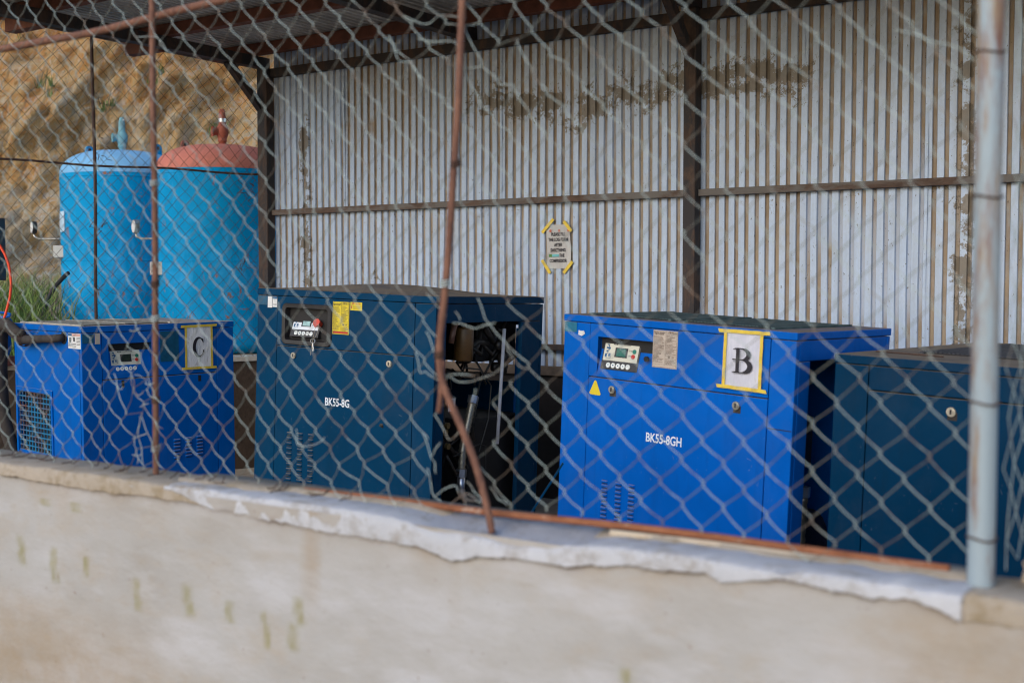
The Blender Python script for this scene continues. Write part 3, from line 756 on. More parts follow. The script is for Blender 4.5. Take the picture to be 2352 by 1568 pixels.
grille_top(B, .12, .62, .10, .80, 'y', 26, bars=bgm); grille_top(B, .74, 1.22, .10, .80, 'y', 24, bars=bgm)
m = MB(); m.tube([(.05, .42, -.075), (-.10, .42, -.072), (-.20, .42, -.070), (-.235, .42, -.072), (-.25, .42, -.074)], [.045, .045, .046, .036, .012], 16); B.put(m, 'outlet_pipe', M['dusty_black'], sm=True)
m = MB()                                                                     # what shows through the open side
m.cyl((.55, .5, -1.15), (1.22, .5, -1.15), .24, 24); m.box(.5, 1.3, .2, .8, -1.46, -1.40)
m.cyl((1.15, .30, -.62), (1.15, .30, -.80), .05, 14); m.box(1.06, 1.20, .36, .55, -.70, -.45)
B.put(m, 'motor', plain('oily dark casting', (.035, .028, .025), .5, 0, .4, 20))
def braided(mc, path, r, n=10):
    pts = []; P_ = [Vector(p) for p in path]
    for i in range(len(P_)-1):
        for k in range(8): pts.append(P_[i].lerp(P_[i+1], k/8))
    pts.append(P_[-1])
    rr = [r*(1 + .10*math.sin(i*2.4)) for i in range(len(pts))]
    h_ = mc.put(MB().tube(pts, rr, n), 'braided_hose', M['braid'], sm=True)
    for a, b in ((P_[0], P_[0] + (P_[0]-P_[1]).normalized()*.05), (P_[-1], P_[-1] + (P_[-1]-P_[-2]).normalized()*.05)):
        mc.put(MB().cyl(a, b, r*1.35, 6), 'hose_fitting', M['steel'], h_)
braided(B, [(1.33, .26, -.80), (1.33, .255, -.95), (1.34, .235, -1.10), (1.345, .215, -1.25), (1.34, .21, -1.4)], .026)
letter_sheet(B, 'white sheet with a black letter B in yellow tape on the bright blue compressor', 1.024, 1.231, -.284, -.014, 'B', M['paper'], (1.072, -.212, .108, .118))

# ---- machine A, petrol blue
wA, dA, hA = 1.425, 1.287, 1.68
A = Mach(machine_root('compressor', 'dark petrol blue compressor with BK55-8G on its door and an open side', (-5.747, 5.612, 1.683), .044, .035, -.011, hA, group=GRP), wA, dA, hA, M['navy_A'])
cabinet(A, -.043, -.366, .172, 1.272, (.225, .622, -.345, -.096), right_open=(.117, 1.010, -.162), back=False)
A.box('back_rail', .03, wA-.03, dA-.03, dA, -.20, -.05); A.box('back_post', 0, .3, dA-.03, dA, -hA+.095, -.05); A.box('back_post', wA-.10, wA, dA-.03, dA, -hA+.095, -.05)
A.box('far_post', wA-.028, wA+.002, 1.012, dA-.036, -hA+.1, -.165)
# buckled lid: low crown of dusty sheet
m = MB(); n = 18
for j in range(9):
    for i in range(n+1):
        a, c = i/n, j/8
        hgt = .052*math.sin(math.pi*min(1, a*1.18))**1.5 * math.sin(math.pi*c)**.7 if a < .85 else 0
        m.v.append((a*wA, c*dA, .002 + hgt))
m.f = [(j*(n+1)+i, j*(n+1)+i+1, (j+1)*(n+1)+i+1, (j+1)*(n+1)+i) for j in range(8) for i in range(n)]; m.m = [0]*len(m.f)
A.put(m, 'buckled_cover', M['navy_A'], sm=True)
m = MB()                                                                     # rounded black surround
def rrect(x0, x1, z0, z1, r_, y, n_=5):
    out = []
    for cx_, cz_, a0 in ((x1-r_, z1-r_, 0), (x0+r_, z1-r_, 90), (x0+r_, z0+r_, 180), (x1-r_, z0+r_, 270)):
        for k in range(n_+1): out.append((cx_ + r_*math.cos(R(a0+90*k/n_)), y, cz_ + r_*math.sin(R(a0+90*k/n_))))
    return out
o1 = rrect(.216, .632, -.355, -.088, .035, -.004); o2 = rrect(.222, .626, -.349, -.094, .032, -.010); i1 = rrect(.246, .600, -.325, -.116, .018, -.008); i2 = rrect(.256, .590, -.315, -.128, .012, .062)
k = len(o1); vs = o1 + o2 + i1 + i2
fs = [(L*k+i, L*k+(i+1) % k, (L+1)*k+(i+1) % k, (L+1)*k+i) for L in range(3) for i in range(k)] + [tuple(3*k+i for i in range(k))]
m.add(vs, fs); A.put(m, 'panel_surround', M['black_plastic'])
cpA, PA = controller(A, .276, .512, -.160, -.302, .058, .006, M['whiteface'], M['lcd_pale'], .03, knob=True)
instruction_sticker(A, .636, .768, -.266, -.062, M['yellow'], M['ink'], red=True)
st = A.flat('caution_sticker', .776, .868, -.111, -.060, M['yellow'], y=-.001)
m = MB(); put_text(m, '\u6ce8\u610f CAUTION', .822, -.073, -.0033, .0115, .02, .9, 'CENTER'); m.box(.784, .790, -.0033, -.0027, -.100, -.082)
A.put(m, 'red_lettering', M['inkred'], st)
m = MB()
for i in range(4): m.box(.800, .862 - (i % 2)*.01, -.0033, -.0027, -.0855-i*.006, -.0838-i*.006)
A.put(m, 'small_print', M['ink'], st)
A.flat('type_plate', .004, .090, -.108, -.050, M['teal_dull'], y=-.001)
A.flat('inspection_sticker', .091, .128, -.124, -.052, M['white'], y=-.003)
s2 = A.flat('inspection_sticker', .132, .172, -.119, -.053, M['white'], y=-.003); A.put(MB().box(.1325, .1715, -.0052, -.0047, -.066, -.0535), 'blue_header', M['inkblue'], s2)
A.put(MB().box(.137, .167, -.0052, -.0047, -.098, -.096).box(.137, .167, -.0052, -.0047, -.105, -.103), 'small_print', M['ink'], s2)
lock(A, .323, -.423, False); lock(A, 1.092, -.424, False)
m = MB(); put_text(m, 'BK55-8G', .590, -.721, -.0025, .070, .020, .76); A.put(m, 'lettering', M['white_paint'])
louvers(A, ((.280, 0), (.370, .002), (.460, .004)), -.922, .0335, 13, .046, .020)
A.put(MB().tube([(1.0, .4, -1.55), (1.0, .4, -.75)], .20, 24), 'separator_tank', M['dark'], sm=True)
m = MB(); m.cyl((.85, .9, -1.3), (1.25, .9, -1.3), .22, 22); m.box(.7, 1.3, .3, 1.1, -1.58, -1.50); m.box(.45, 1.2, .06, .12, -1.5, -.25); A.put(m, 'compressor_block', M['dark'])
m = MB(); m.lathe([(.0, -.405), (.056, -.405), (.062, -.395), (.062, -.21), (.057, -.195), (0, -.195)], (1.355, .415, 0), 20); fo = A.put(m, 'oil_filter', M['filter'], sm=True)
m = MB(); m.tube([(1.355, .415, -.19), (1.355, .40, -.165), (1.36, .34, -.158), (1.37, .28, -.18), (1.375, .255, -.24), (1.37, .25, -.29)], .020, 10); A.put(m, 'oil_pipe', plain('oily copper', (.17, .08, .05), .45, .2), sm=True)
A.put(MB().cyl((1.392, .84, -.21), (1.385, .812, -.97), .012, 10), 'prop_rod', plain('pale painted rod', (.55, .58, .66), .35), sm=True)
A.box('cooler_duct', .15, 1.25, .72, 1.225, -.435, -.055, M['dark'], 0)
A.box('oil_sump', .5, 1.33, .55, 1.20, -1.55, -.80, M['dark'], .02)
m = MB(); rr = random.Random(17)
for i in range(16):
    y0, z0_, x0 = rr.uniform(.15, .95), rr.uniform(-1.45, -.5), rr.uniform(1.05, 1.37)
    p = [(x0, y0, z0_)]
    for k_ in range(4): p.append((x0 + rr.uniform(-.06, .02), p[-1][1] + rr.uniform(-.14, .14), p[-1][2] + rr.uniform(-.18, .12)))
    m.tube(p, rr.choice([.008, .012, .018]), 7)
for i in range(12):
    y0, z0_, x0 = rr.uniform(.45, 1.0), rr.uniform(-.50, -.20), rr.uniform(1.26, 1.38)
    p = [(x0, y0, z0_)]
    for k_ in range(4): p.append((x0 + rr.uniform(-.03, .02), p[-1][1] + rr.uniform(-.10, .12), p[-1][2] + rr.uniform(-.12, .08)))
    m.tube(p, rr.choice([.008, .014, .022]), 7)
    if i % 3 == 0: m.cyl((x0-.01, y0, z0_), (x0+.03, y0, z0_), .035, 10)
A.put(m, 'pipework', plain('greasy black pipes', (.03, .026, .022), .4, .2, .4, 20), sm=True)
braided(A, [(1.375, .505, -.68), (1.375, .47, -.785), (1.375, .44, -.875), (1.375, .415, -.97), (1.375, .408, -1.09)], .026)
m = MB(); m.tube([(1.375, .408, -1.13), (1.375, .408, -1.22), (1.375, .44, -1.275), (1.372, .52, -1.30), (1.37, .62, -1.31)], [.027, .027, .030, .030, .032], 12); A.put(m, 'steel_elbow', M['steel'], sm=True)
A.put(MB().box(1.388, 1.391, .215, .29, -.71, -.63), 'rating_label', M['white'])
m = MB(); m.tube([(1.36, .42, -.45), (1.37, .60, -.47), (1.38, .72, -.58), (1.38, .70, -.80), (1.37, .62, -1.0)], .005, 6); m.tube([(1.38, .30, -1.0), (1.38, .60, -.95), (1.38, .68, -.97), (1.38, .69, -1.12)], .004, 6); A.put(m, 'cable', M['rubber'])
m = MB()
for yy, zz_ in ((.20, -.50), (.19, -.565), (.24, -.80), (.25, -.93), (.22, -.84)):
    m.cyl((1.36, yy, zz_), (1.38, yy, zz_), .02, 10)
A.put(m, 'brass_fittings', plain('tarnished brass', (.22, .15, .06), .45, .4, .3, 30))
A.box('inner_strut', 1.255, 1.29, dA-.07, dA-.034, -1.55, -.22, M['blue_C'])
A.box('back_panel', .302, wA-.102, dA-.03, dA-.004, -hA+.095, -.60, M['navy_A'])
# key on a string below the red knob
mw = Matrix.LocRotScale(A.r.location, A.r.rotation_euler, None)
kl = mw @ Vector((.503, -.03, -.345 + hA))
ky = thing('key', 'small steel cabinet key hanging on a string below the red knob', 'key', kl, tuple(A.r.rotation_euler))
m = MB(); m.tube([(.018*math.cos(R(a)), 0, .026 + .014*math.sin(R(a))) for a in range(0, 361, 24)], .003, 6); m.cyl((0, 0, .012), (.006, 0, -.025), .0045, 8); m.cyl((.006, 0, -.025), (.007, 0, -.037), .0075, 10)
m.build('key_body', M['steel'], ky, world=False)
m = MB(); m.tube([(.045, .0, .14), (.050, -.01, .10), (.03, -.005, .06), (.004, 0, .035)], .0016, 5); m.tube([(.02, .0, .12), (.01, -.004, .07), (0, 0, .035), (-.010, 0, -.02), (-.016, 0, -.065)], .0016, 5)
m.build('string', plain('grubby string', (.34, .30, .24), .9), ky, world=False)

# ---- machine C, blue, turned to show its air inlet side
sC = 1.12; wC, dC, hC = 1.046*sC, .878*sC, 1.43
posC = tuple(np.array([0, 0, CAMZ]) + sC*(np.array([-5.983, 4.419, 1.458]) - np.array([0, 0, CAMZ])))
C = Mach(machine_root('compressor', 'worn blue compressor with the letter C sheet and a square-holed air grille', posC, 1.41, -.01, .006, posC[2], group=GRP), wC, dC, posC[2], M['blue_C'])
hC = posC[2]
def K(*v): return [x*sC for x in v]
g_ = .0035; zt = -.038*sC; zb = -1.03*sC
C.box('lid', -.004, wC+.004, -.004, dC+.004, zt, 0)
C.box('base_frame', .02, wC-.16, .02, dC-.02, -hC, zb-.002, M['dark'])
C.box('foot', wC-.10, wC-.04, .03, .14, -hC, zb-.002, M['dark'])
vl, vr, se = .130*sC, .921*sC, -.323*sC
C.box('corner_panel', 0, vl-g_/2, 0, .03, zb, zt-g_); C.box('corner_panel', vr+g_/2, wC, 0, .03, zb, zt-g_)
panel_with_hole(C, 'upper_panel', vl+g_/2, vr-g_/2, se+g_, zt-g_, *K(.170, .455, -.290, -.110))
C.box('door', vl+g_/2, vr-g_/2, -.001, .028, zb, se-g_)
C.box('inner_wall', .035, wC-.01, .034, .04, zb, zt-g_, M['dark'], 0)
C.box('back_panel', 0, wC, dC-.03, dC, zb, zt-g_); C.box('side_panel', wC-.03, wC, .0335, dC-.034, zb, zt-g_)
slope_recess(C, *K(.170, .455, -.290, -.110), .045, M['blue_C'])
controller(C, .186*sC, .396*sC, -.152*sC, -.285*sC, .040, .008, M['cream'], M['lcd_off'])
C.flat('dark_window', *K(.514, .643, -.236, -.048), M['teal_dull'], y=-.001)
C.flat('blank_sticker', *K(.085, .117, -.107, -.044), M['sticker'], y=-.001)
C.flat('scratched_plate', *K(.006, .080, -.100, -.046), M['teal_dull'], y=-.001)
for xa, xb, z0_, z1_ in ((.250, .268, -.374, -.332), (.779, .800, -.374, -.336)): C.flat('latch_slot', *K(xa, xb, z0_, z1_), M['dark'], y=-.001)
louvers(C, ((.594*sC, 0), (.676*sC, .003), (.757*sC, .006)), -.725*sC, .0245, 6, .056, .018)
letter_sheet(C, 'crumpled white sheet with a black letter C in yellow tape on the worn blue compressor', *K(.688, .881, -.289, -.020), 'C', M['paper_c'], (.739*sC, -.220*sC, .088*sC, .128*sC))
# left side: panel with a square-holed grille let into it
gy0, gy1, gz0, gz1 = .392*sC, .832*sC, -.80*sC, -.428*sC
m = MB(); zt2 = zt-g_
m.box(0, .03, .0335, gy0, zb, zt2); m.box(0, .03, gy1, dC-.034, zb, zt2); m.box(0, .03, gy0, gy1, gz1, zt2); m.box(0, .03, gy0, gy1, zb, gz0)
C.put(m, 'side_panel', C.p)
C.box('grille_back', .05, .06, gy0-.02, gy1+.02, gz0-.02, gz1+.02, M['dark'], 0)
gr = C.box('grille_frame', -.010, -.001, gy0-.026, gy0-.002, gz0-.02, gz1+.03)
C.put(MB().box(-.010, -.001, gy1+.002, gy1+.024, gz0-.02, gz1+.03).box(-.010, -.001, gy0-.001, gy1+.001, gz1+.004, gz1+.03), 'frame_rail', C.p, gr)
gm = rusty('blue grille with rust', (.004, .16, .34), (.10, .035, .02), (.16, .07, .05), .28, 5, stretch=(1, 1, 1.2))
nyb, nzb = 12, 13
for i in range(nyb):
    yy = gy0 + (gy1-gy0)*i/(nyb-1); wd = .0075 if i != 6 else .013
    C.put(MB().box(.006, .013, yy-wd/2, yy+wd/2, gz0, gz1), 'grille_bar', gm)
for j in range(nzb):
    zz_ = gz0 + (gz1-gz0)*j/(nzb-1)
    C.put(MB().box(.002, .0055, gy0, gy1, zz_-.0045, zz_+.0045), 'grille_bar', gm)
C.put(MB().cyl((.0, .211*sC, -.073*sC), (-.004, .211*sC, -.073*sC), .042, 18), 'pipe_port', M['dark'])
st = C.put(MB().box(-.002, -.0005, .006*sC, .157*sC, -.133*sC, -.043*sC), 'safety_sticker', M['white'])
C.put(MB().box(-.0032, -.0025, .110*sC, .154*sC, -.058*sC, -.045*sC), 'blue_header', M['inkblue'], st)
C.put(MB().box(-.0032, -.0025, .060*sC, .106*sC, -.058*sC, -.045*sC).box(-.0032, -.0025, .010*sC, .056*sC, -.058*sC, -.045*sC), 'pink_header', M['pink'], st)
m = MB(); m.box(-.0032, -.0025, .122*sC, .142*sC, -.095*sC, -.068*sC); m.box(-.0032, -.0025, .074*sC, .092*sC, -.090*sC, -.066*sC)
for i in range(6): m.box(-.0032, -.0025, .012*sC, .052*sC, (-.067-.0085*i)*sC, (-.0645-.0085*i)*sC)
for i in range(3): m.box(-.0032, -.0025, .062*sC, .150*sC, (-.105-.0085*i)*sC, (-.1025-.0085*i)*sC)
C.put(m, 'small_print', M['ink'], st)
grille_top(C, .04, wC*.58, .06, dC-.08, 'x', 22, bars=plain('dust caked grille', (.40, .37, .32), .9, 0, .25, 20))
m = MB(); y_ = lambda v: v*sC
m.tube([(.0, y_(.211), y_(-.073)), (-.035, y_(.215), y_(-.073)), (-.055, y_(.25), y_(-.078)), (-.06, y_(.40), y_(-.084)), (-.06, y_(.56), y_(-.094)), (-.06, y_(.66), y_(-.098)), (-.06, y_(.74), y_(-.07)), (-.06, y_(.82), y_(-.035)), (-.06, y_(.89), y_(-.02))], [.027]*4 + [.030, .036, .034, .032, .040], 14)
C.put(m, 'lagged_pipe', M['dusty_black'], sm=True)
m = MB(); m.tube([(-.075, y_(.60), y_(-.06)), (-.085, y_(.68), y_(-.05)), (-.08, y_(.78), y_(-.02)), (-.07, y_(.86), y_(-.005)), (-.06, y_(.93), y_(-.02)), (-.06, y_(.965), y_(-.10)), (-.06, y_(.985), y_(-.30)), (-.05, y_(.99), y_(-.50)), (-.04, y_(.955), y_(-.66)), (-.02, y_(.91), y_(-.80)), (0, y_(.88), y_(-1.0))],
       [.022, .036, .040, .044, .052, .055, .056, .052, .048, .046, .044], 14)
C.put(m, 'lagged_pipe', M['dusty_black'], sm=True)
m = MB(); rr = random.Random(3)
for i in range(6):
    y0 = y_(.60 + .05*i); p = [( -.095 - rr.uniform(0, .02), y0 + rr.uniform(-.03, .03), y_(-.05) + rr.uniform(-.03, .03)) for _ in range(4)]
    m.tube(p, .0022, 5)
m.tube([(-.09, y_(.62), y_(-.035)), (-.10, y_(.50), y_(-.035)), (-.09, y_(.38), y_(-.045))], .0022, 5)
for i in range(5):
    cz = y_(-.10); cy_ = y_(.60 + i*.012); m.tube([(-.06 + .042*math.cos(R(a)), cy_, cz + .042*math.sin(R(a))) for a in range(0, 361, 30)], .002, 5)
C.put(m, 'tie_wire', M['rebar_dark'])

# ---- machine D, right edge of the row
wD, dD, hD = 1.55, 1.787, 1.40
D = Mach(machine_root('compressor', 'dark blue compressor with a dusty top behind the pale fence post', (-1.741, 5.2, 1.398), -.137, .034, -.007, hD, group=GRP), wD, dD, hD, M['navy_D'])
D.box('lid', -.004, wD+.004, -.004, dD+.004, -.039, 0)
D.box('base_frame', .02, wD-.02, .02, dD-.02, -hD, -hD+.09, M['dark'])
zt = -.0425; zb = -hD+.095
D.box('corner_panel', 0, .158-.002, 0, .03, zb, zt); D.box('corner_panel', 1.30, wD, 0, .03, zb, zt)
D.box('upper_panel', .160, 1.297, 0, .03, -.146, zt); D.box('door', .160, 1.297, -.001, .03, zb, -.151)
D.box('inner_wall', .01, wD-.01, .034, .04, zb, zt, M['dark'], 0)
D.box('side_panel', 0, .03, .0335, dD-.034, zb, zt); D.box('side_panel', wD-.03, wD, .0335, dD-.034, zb, zt); D.box('back_panel', 0, wD, dD-.03, dD, zb, zt)
lock(D, .530, -.205); lock(D, 1.05, -.205)
dgm = plain('dark dusty grille', (.05, .05, .06), .8, 0, .4, 9)
grille_top(D, .22, .78, .45, 1.60, 'y', 28, bars=dgm); grille_top(D, .86, 1.42, .45, 1.60, 'y', 28, bars=dgm)
m = MB(); m.tube([(.05, .30, .004), (.20, .285, .004), (.33, .27, .004), (.38, .26, .004)], .0035, 5); D.put(m, 'loose_wire', M['wire_rust'])
# blue rod leaning between the two middle machines
lr = MB().bar((-3.337, 5.166, 0.508), (-3.192, 5.264, 0.782), .010, .010)
# (leans on cabinet B)
tag(lr.build('leaning_rod', M['navy_A']), 'thin blue rod slanting in the dark gap left of the bright blue compressor', 'rod')

# ------------------------------------------------------------------ air receiver tanks on the terrace
def tank(label, c, rad, z_sh, z_top, body_mat, dome_mat, valve_mat, gz, boxz, paper=None):
    t = thing('air_tank', label, 'tank', (c.x, c.y, TZ), None, 'air receiver tanks on the terrace')
    L = Vector((0, 0, 0)); h1 = z_sh - TZ; h2 = z_top - TZ
    m = MB(); m.lathe([(rad*.80, .0), (rad*.93, .02), (rad, .10)] + [(rad, .10 + (h1-.10)*i/6) for i in range(1, 7)], L, 64); m.build('shell', body_mat, t, world=False, sm=True)
    m = MB(); m.lathe([(rad-.002, -.010), (rad+.005, -.004), (rad+.005, .004), (rad-.002, .010)], (0, 0, h1-.05), 64); m.lathe([(rad-.002, -.010), (rad+.004, -.004), (rad+.004, .004), (rad-.002, .010)], (0, 0, h1*.5), 64); m.build('weld_seam', body_mat, t, world=False, sm=True)
    m = MB(); prof = [(rad+.002, h1-.012), (rad+.002, h1)]
    for i in range(1, 15):
        a = R(90*i/14); prof.append((max(.001, (rad+.002)*math.cos(a)**.62), h1 + (h2-h1)*math.sin(a)**1.05))
    m.lathe(prof, L, 64); m.build('dome', dome_mat, t, world=False, sm=True)
    b = Vector((.0, 0, h2-.01))
    side = -RT * .86 - FH * .5                                                   # towards the camera's left
    m = MB(); m.lathe([(.036, 0), (.036, .05), (.046, .055), (.046, .072), (.040, .075), (.050, .10), (.062, .14), (.060, .19), (.045, .215), (.036, .23), (.036, .30), (.032, .335), (.026, .345), (.026, .37), (.020, .38), (.0, .382)], b, 20)
    v_ = m.build('relief_valve', valve_mat, t, world=False, sm=True)
    m = MB(); p = b + Vector((0, 0, .155)); m.tube([p, p + side*.075, p + side*.10, p + side*.105], [.038, .040, .052, .052], 18, cap=False); m.tube([p + side*.105, p + side*.09], [.052, .036], 18, cap=False)
    m.build('outlet', valve_mat, v_, world=False, sm=True)
    m = MB(); m.cyl(p + side*.088, p + side*.09, .037, 16); m.build('outlet_bore', M['dark'], v_, world=False)
    m = MB(); m.box(b.x-.04, b.x+.04, b.y-.008, b.y+.008, b.z+.345, b.z+.358); m.build('lever', M['white'] if dome_mat is M['tankdome'] else valve_mat, v_, world=False)
    if dome_mat is not M['tankdome']:
        m = MB(); m.cyl(b + Vector((0, 0, .25)), b + Vector((0, 0, .285)), .038, 18); m.build('foil_tag', M['steel'], v_, world=False)
    for sx in (-.62, .62):                                                        # lifting lugs
        q = RT * (rad*sx) + (FH*.12 if sx < 0 else -FH*.05); zq = h1 + (h2-h1)*.70
        m = MB(); ring = [(-.055, -.03), (.055, -.03), (.05, .09)] + [(.05*math.cos(R(a)), .105+.05*math.sin(R(a))) for a in range(0, 181, 30)] + [(-.05, .09)]
        hole = [(.018*math.cos(R(a)), .105+.018*math.sin(R(a))) for a in range(0, 360, 45)]
        dirv = (FH*.8 + RT*.6).normalized(); nrm = Vector((-dirv.y, dirv.x, 0))*.009; k = len(ring)
        vs = [q + dirv*a + Vector((0, 0, zq+c_)) + nrm*s_ for s_ in (-1, 1) for a, c_ in ring]
        m.add(vs, [tuple(range(k)), tuple(range(2*k-1, k-1, -1))] + [(i, (i+1) % k, k+(i+1) % k, k+i) for i in range(k)]); lg = m.build('lifting_lug', valve_mat if dome_mat is not M['tankdome'] else M['tankblue'], t, world=False)
        m = MB(); m.cyl(q + nrm*1.15 + Vector((0, 0, zq+.108)), q - nrm*1.15 + Vector((0, 0, zq+.108)), .02, 12); m.build('lug_hole', M['dark'], lg, world=False)
    def at(sn, z, out=0):
        ph = math.asin(sn); n_ = RT*math.sin(ph) - FH*math.cos(ph); return n_*(rad+out) + Vector((0, 0, z - TZ)), n_
    gl = .29 if paper else .20
    p, n_ = at(-.90, gz); o_ = -RT
    m = MB(); m.tube([p - n_*.03, p + o_*.04, p + o_*(gl-.05), p + o_*(gl-.01) + Vector((0, 0, .02)), p + o_*gl + Vector((0, 0, .06))], [.016, .010, .010, .014, .011], 10); ga = m.build('gauge_pipe', M['chrome'], t, world=False, sm=True)
    c_ = p + o_*gl + Vector((0, 0, .12)); f_ = (-FH*.55 - RT*.8).normalized()
    m = MB(); m.cyl(c_ - f_*.025, c_ + f_*.02, .066, 24); m.build('gauge_case', M['rubber'] if paper else M['chrome'], ga, world=False)
    m = MB(); m.cyl(c_ + f_*.0205, c_ + f_*.022, .060, 24); m.build('gauge_dial', M['white'], ga, world=False)
    p, n_ = at(-.90 if paper else -.86, boxz, -.02); u = Vector((-n_.y, n_.x, 0))
    m = MB(); p = p - FH*.06; m.bar(p - Vector((0, 0, .065)), p + Vector((0, 0, .065)), .13, .10, FH); jb = m.build('junction_box', plain('grey plastic box', (.50, .50, .48), .5, 0, .1), t, world=False, bevel=.008)
    if paper:
        m = MB(); k = 5; vs = []
        for i in range(k+1):
            p0, _ = at(-.985 + .25*i/k, paper[0], .006); p1, _ = at(-.985 + .25*i/k, paper[1], .006); vs += [p0, p1]
        m.add(vs, [(2*i, 2*i+2, 2*i+3, 2*i+1) for i in range(k)]); m.build('data_sheet', plain('sun bleached label', (.45, .62, .78), .5), t, world=False)
        m = MB(); vs = []
        for i in range(3):
            p0, _ = at(-.985 + .09*i/2, paper[0]+.03, .010); p1, _ = at(-.985 + .09*i/2, paper[1]-.01, .010); vs += [p0, p1]
        m.add(vs, [(2*i, 2*i+2, 2*i+3, 2*i+1) for i in range(2)]); m.build('white_label', M['white'], t, world=False)
    return t
c1 = RT*-4.28 + FH*13.2; c2 = RT*-2.92 + FH*12.13
tank('sky blue upright air tank with a blue domed top and pale teal valve', c1, .65, 2.90, 3.165, M['tankblue'], M['tankdome'], M['tankpale'], 2.20, 2.06, (2.27, 2.49))
tank('sky blue upright air tank with a salmon pink domed top', c2, .665, 2.84, 3.10, M['tankblue'], M['salmon'], M['salmon_dark'], 2.16, 1.865)

# ------------------------------------------------------------------ rear wire fence on the ledge
rf = thing('wire_fence', 'thin rusty wire mesh fence on the ledge in front of the tanks', 'fence', (P0.x, P0.y, TZ))
def rp(t_, z_, o=0.0): p = P0 + DV*t_ + NV*(.02+o); return Vector((p.x, p.y, z_))
m = MB(); pw, ph = .118, .128; k = 0; t_ = -3.6
rr = random.Random(8)
def jit(i, j):
    r_ = random.Random(i*1009 + j); return (r_.uniform(-.006, .006), r_.uniform(-.006, .006))
ncol = int(3.56/(pw/2)); nrow = int((3.80 - TZ)/(ph/2))
for i in range(ncol):
    pts = []
    for j in range(nrow+1):
        ci = i + ((i + j) % 2); a, b = jit(ci, j)
        bulge = .03*mnoise.noise(Vector((ci*.15, j*.12, 4)))
        pts.append(rp(-3.56 + ci*pw/2 + a, TZ + .02 + j*ph/2 + b + .02*math.sin(ci*.3), bulge))
    m.tube(pts, .0021, 4, cap=False)
o = m.build('mesh', M['wire_rust'], rf); o['kind'] = 'stuff'
for t_, z1_ in ((-1.58, 3.985), (-3.3, 3.9)):
    MB().tube([rp(t_ + .006*math.sin(z_*3), z_) for z_ in np.linspace(TZ, z1_, 12)], .014, 8).build('rod', M['rebar_dark'], rf)
MB().tube([rp(t_, 2.73 + .008*math.sin(t_*5)) for t_ in np.linspace(-3.5, 0, 16)], .010, 6).build('tension_wire', M['rebar_dark'], rf)
m = MB()
for cx_, cz_, n_ in ((-.18, 2.60, 6), (-.10, 2.52, 4), (-.25, 1.95, 5), (-.16, 1.6, 4), (-1.56, 3.25, 4), (-1.56, 2.2, 5), (-1.56, 2.9, 4), (-1.56, 1.75, 4)):
    for _ in range(n_):
        p = Vector((cx_ + rr.uniform(-.06, .06), cz_ + rr.uniform(-.1, .1))); pts = []
        for s_ in range(4):
            pts.append(rp(p.x, p.y, -.02)); p = p + Vector((rr.uniform(-.05, .05), rr.uniform(-.06, .03)))
        m.tube(pts, .003, 4)
m.build('tie_wire', M['wire_rust'], rf)

# ------------------------------------------------------------------ hoses, box and pump at the left of the terrace
zf = 9.6
m = MB(); m.tube([vw(*p) for p in [(-4.449, 12.0, 1.823), (-4.465, 11.95, 1.794), (-4.539, 11.9, 1.697), (-4.59, 11.85, 1.585), (-4.617, 11.8, 1.473), (-4.634, 11.75, 1.35), (-4.633, 11.7, 1.24), (-4.621, 11.65, 1.108)]], .021, 12)
tag(m.build('hose', M['rubber'], sm=True), 'thick black hose curving down from the blue-topped tank to the grass', 'hose')
zf = 9.6
m = MB(); m.tube([vw(*p) for p in [(-4.157, 9.6, 2.081), (-4.103, 9.6, 2.013), (-4.068, 9.6, 1.953), (-4.038, 9.6, 1.871), (-4.024, 9.6, 1.78), (-4.02, 9.6, 1.707), (-4.031, 9.6, 1.606), (-4.059, 9.6, 1.506), (-4.093, 9.6, 1.396), (-4.131, 9.6, 1.304), (-4.174, 9.6, 1.231)]], .0105, 10)
tag(m.build('hose', M['hose_orange'], sm=True), 'bright orange hose hanging in a bow by the dark box', 'hose')
bx = thing('switch_box', 'tall dark box at the edge beside the orange hose', 'box', vw(-4.35, 9.85, 1.75))
m = MB()
def vbox(m, r0, r1, f0, f1, z0_, z1_):
    vs = [vw(a, b, c) for c in (z0_, z1_) for a, b in ((r0, f0), (r1, f0), (r1, f1), (r0, f1))]
    return m.add(vs, [(0,3,2,1),(4,5,6,7),(0,1,5,4),(1,2,6,5),(2,3,7,6),(3,0,4,7)])
vbox(m, -4.65, -4.245, 9.85, 10.05, 1.74, 2.26); m.build('case', plain('black brown steel', (.020, .014, .018), .5, 0, .3), bx, bevel=.01)
m = MB(); vbox(m, -4.42, -4.38, 10.05, 10.10, TZ, 2.30); m.build('stand', M['steel_dark'], bx)
pu = thing('valve_pump', 'bright blue cast valve on the ledge at the far edge', 'valve', vw(-4.2, 9.75, TZ))
m = MB(); m.cyl(vw(-4.30, 9.75, 1.22), vw(-4.16, 9.75, 1.22), .10, 18); m.cyl(vw(-4.16, 9.75, 1.22), vw(-4.14, 9.75, 1.22), .12, 18); m.tube([vw(-4.24, 9.75, 1.22), vw(-4.20, 9.75, 1.36), vw(-4.09, 9.75, 1.41)], [.05, .035, .03], 10)
m.build('valve_body', M['blue_B'], pu, sm=False)
m = MB(); m.tube([vw(-4.18 + .10*math.cos(R(a)), 9.72, 1.46 + .02*math.sin(R(a))) for a in range(0, 361, 24)], .012, 8); m.cyl(vw(-4.18, 9.73, 1.33), vw(-4.18, 9.73, 1.47), .012, 8); m.build('handle', M['blue_B'], pu)
m = MB(); vbox(m, -4.32, -4.10, 9.68, 9.84, TZ+.013, 1.12); m.build('plinth', plain('red brick plinth', (.30, .085, .06), .9, 0, .3, 20), pu)

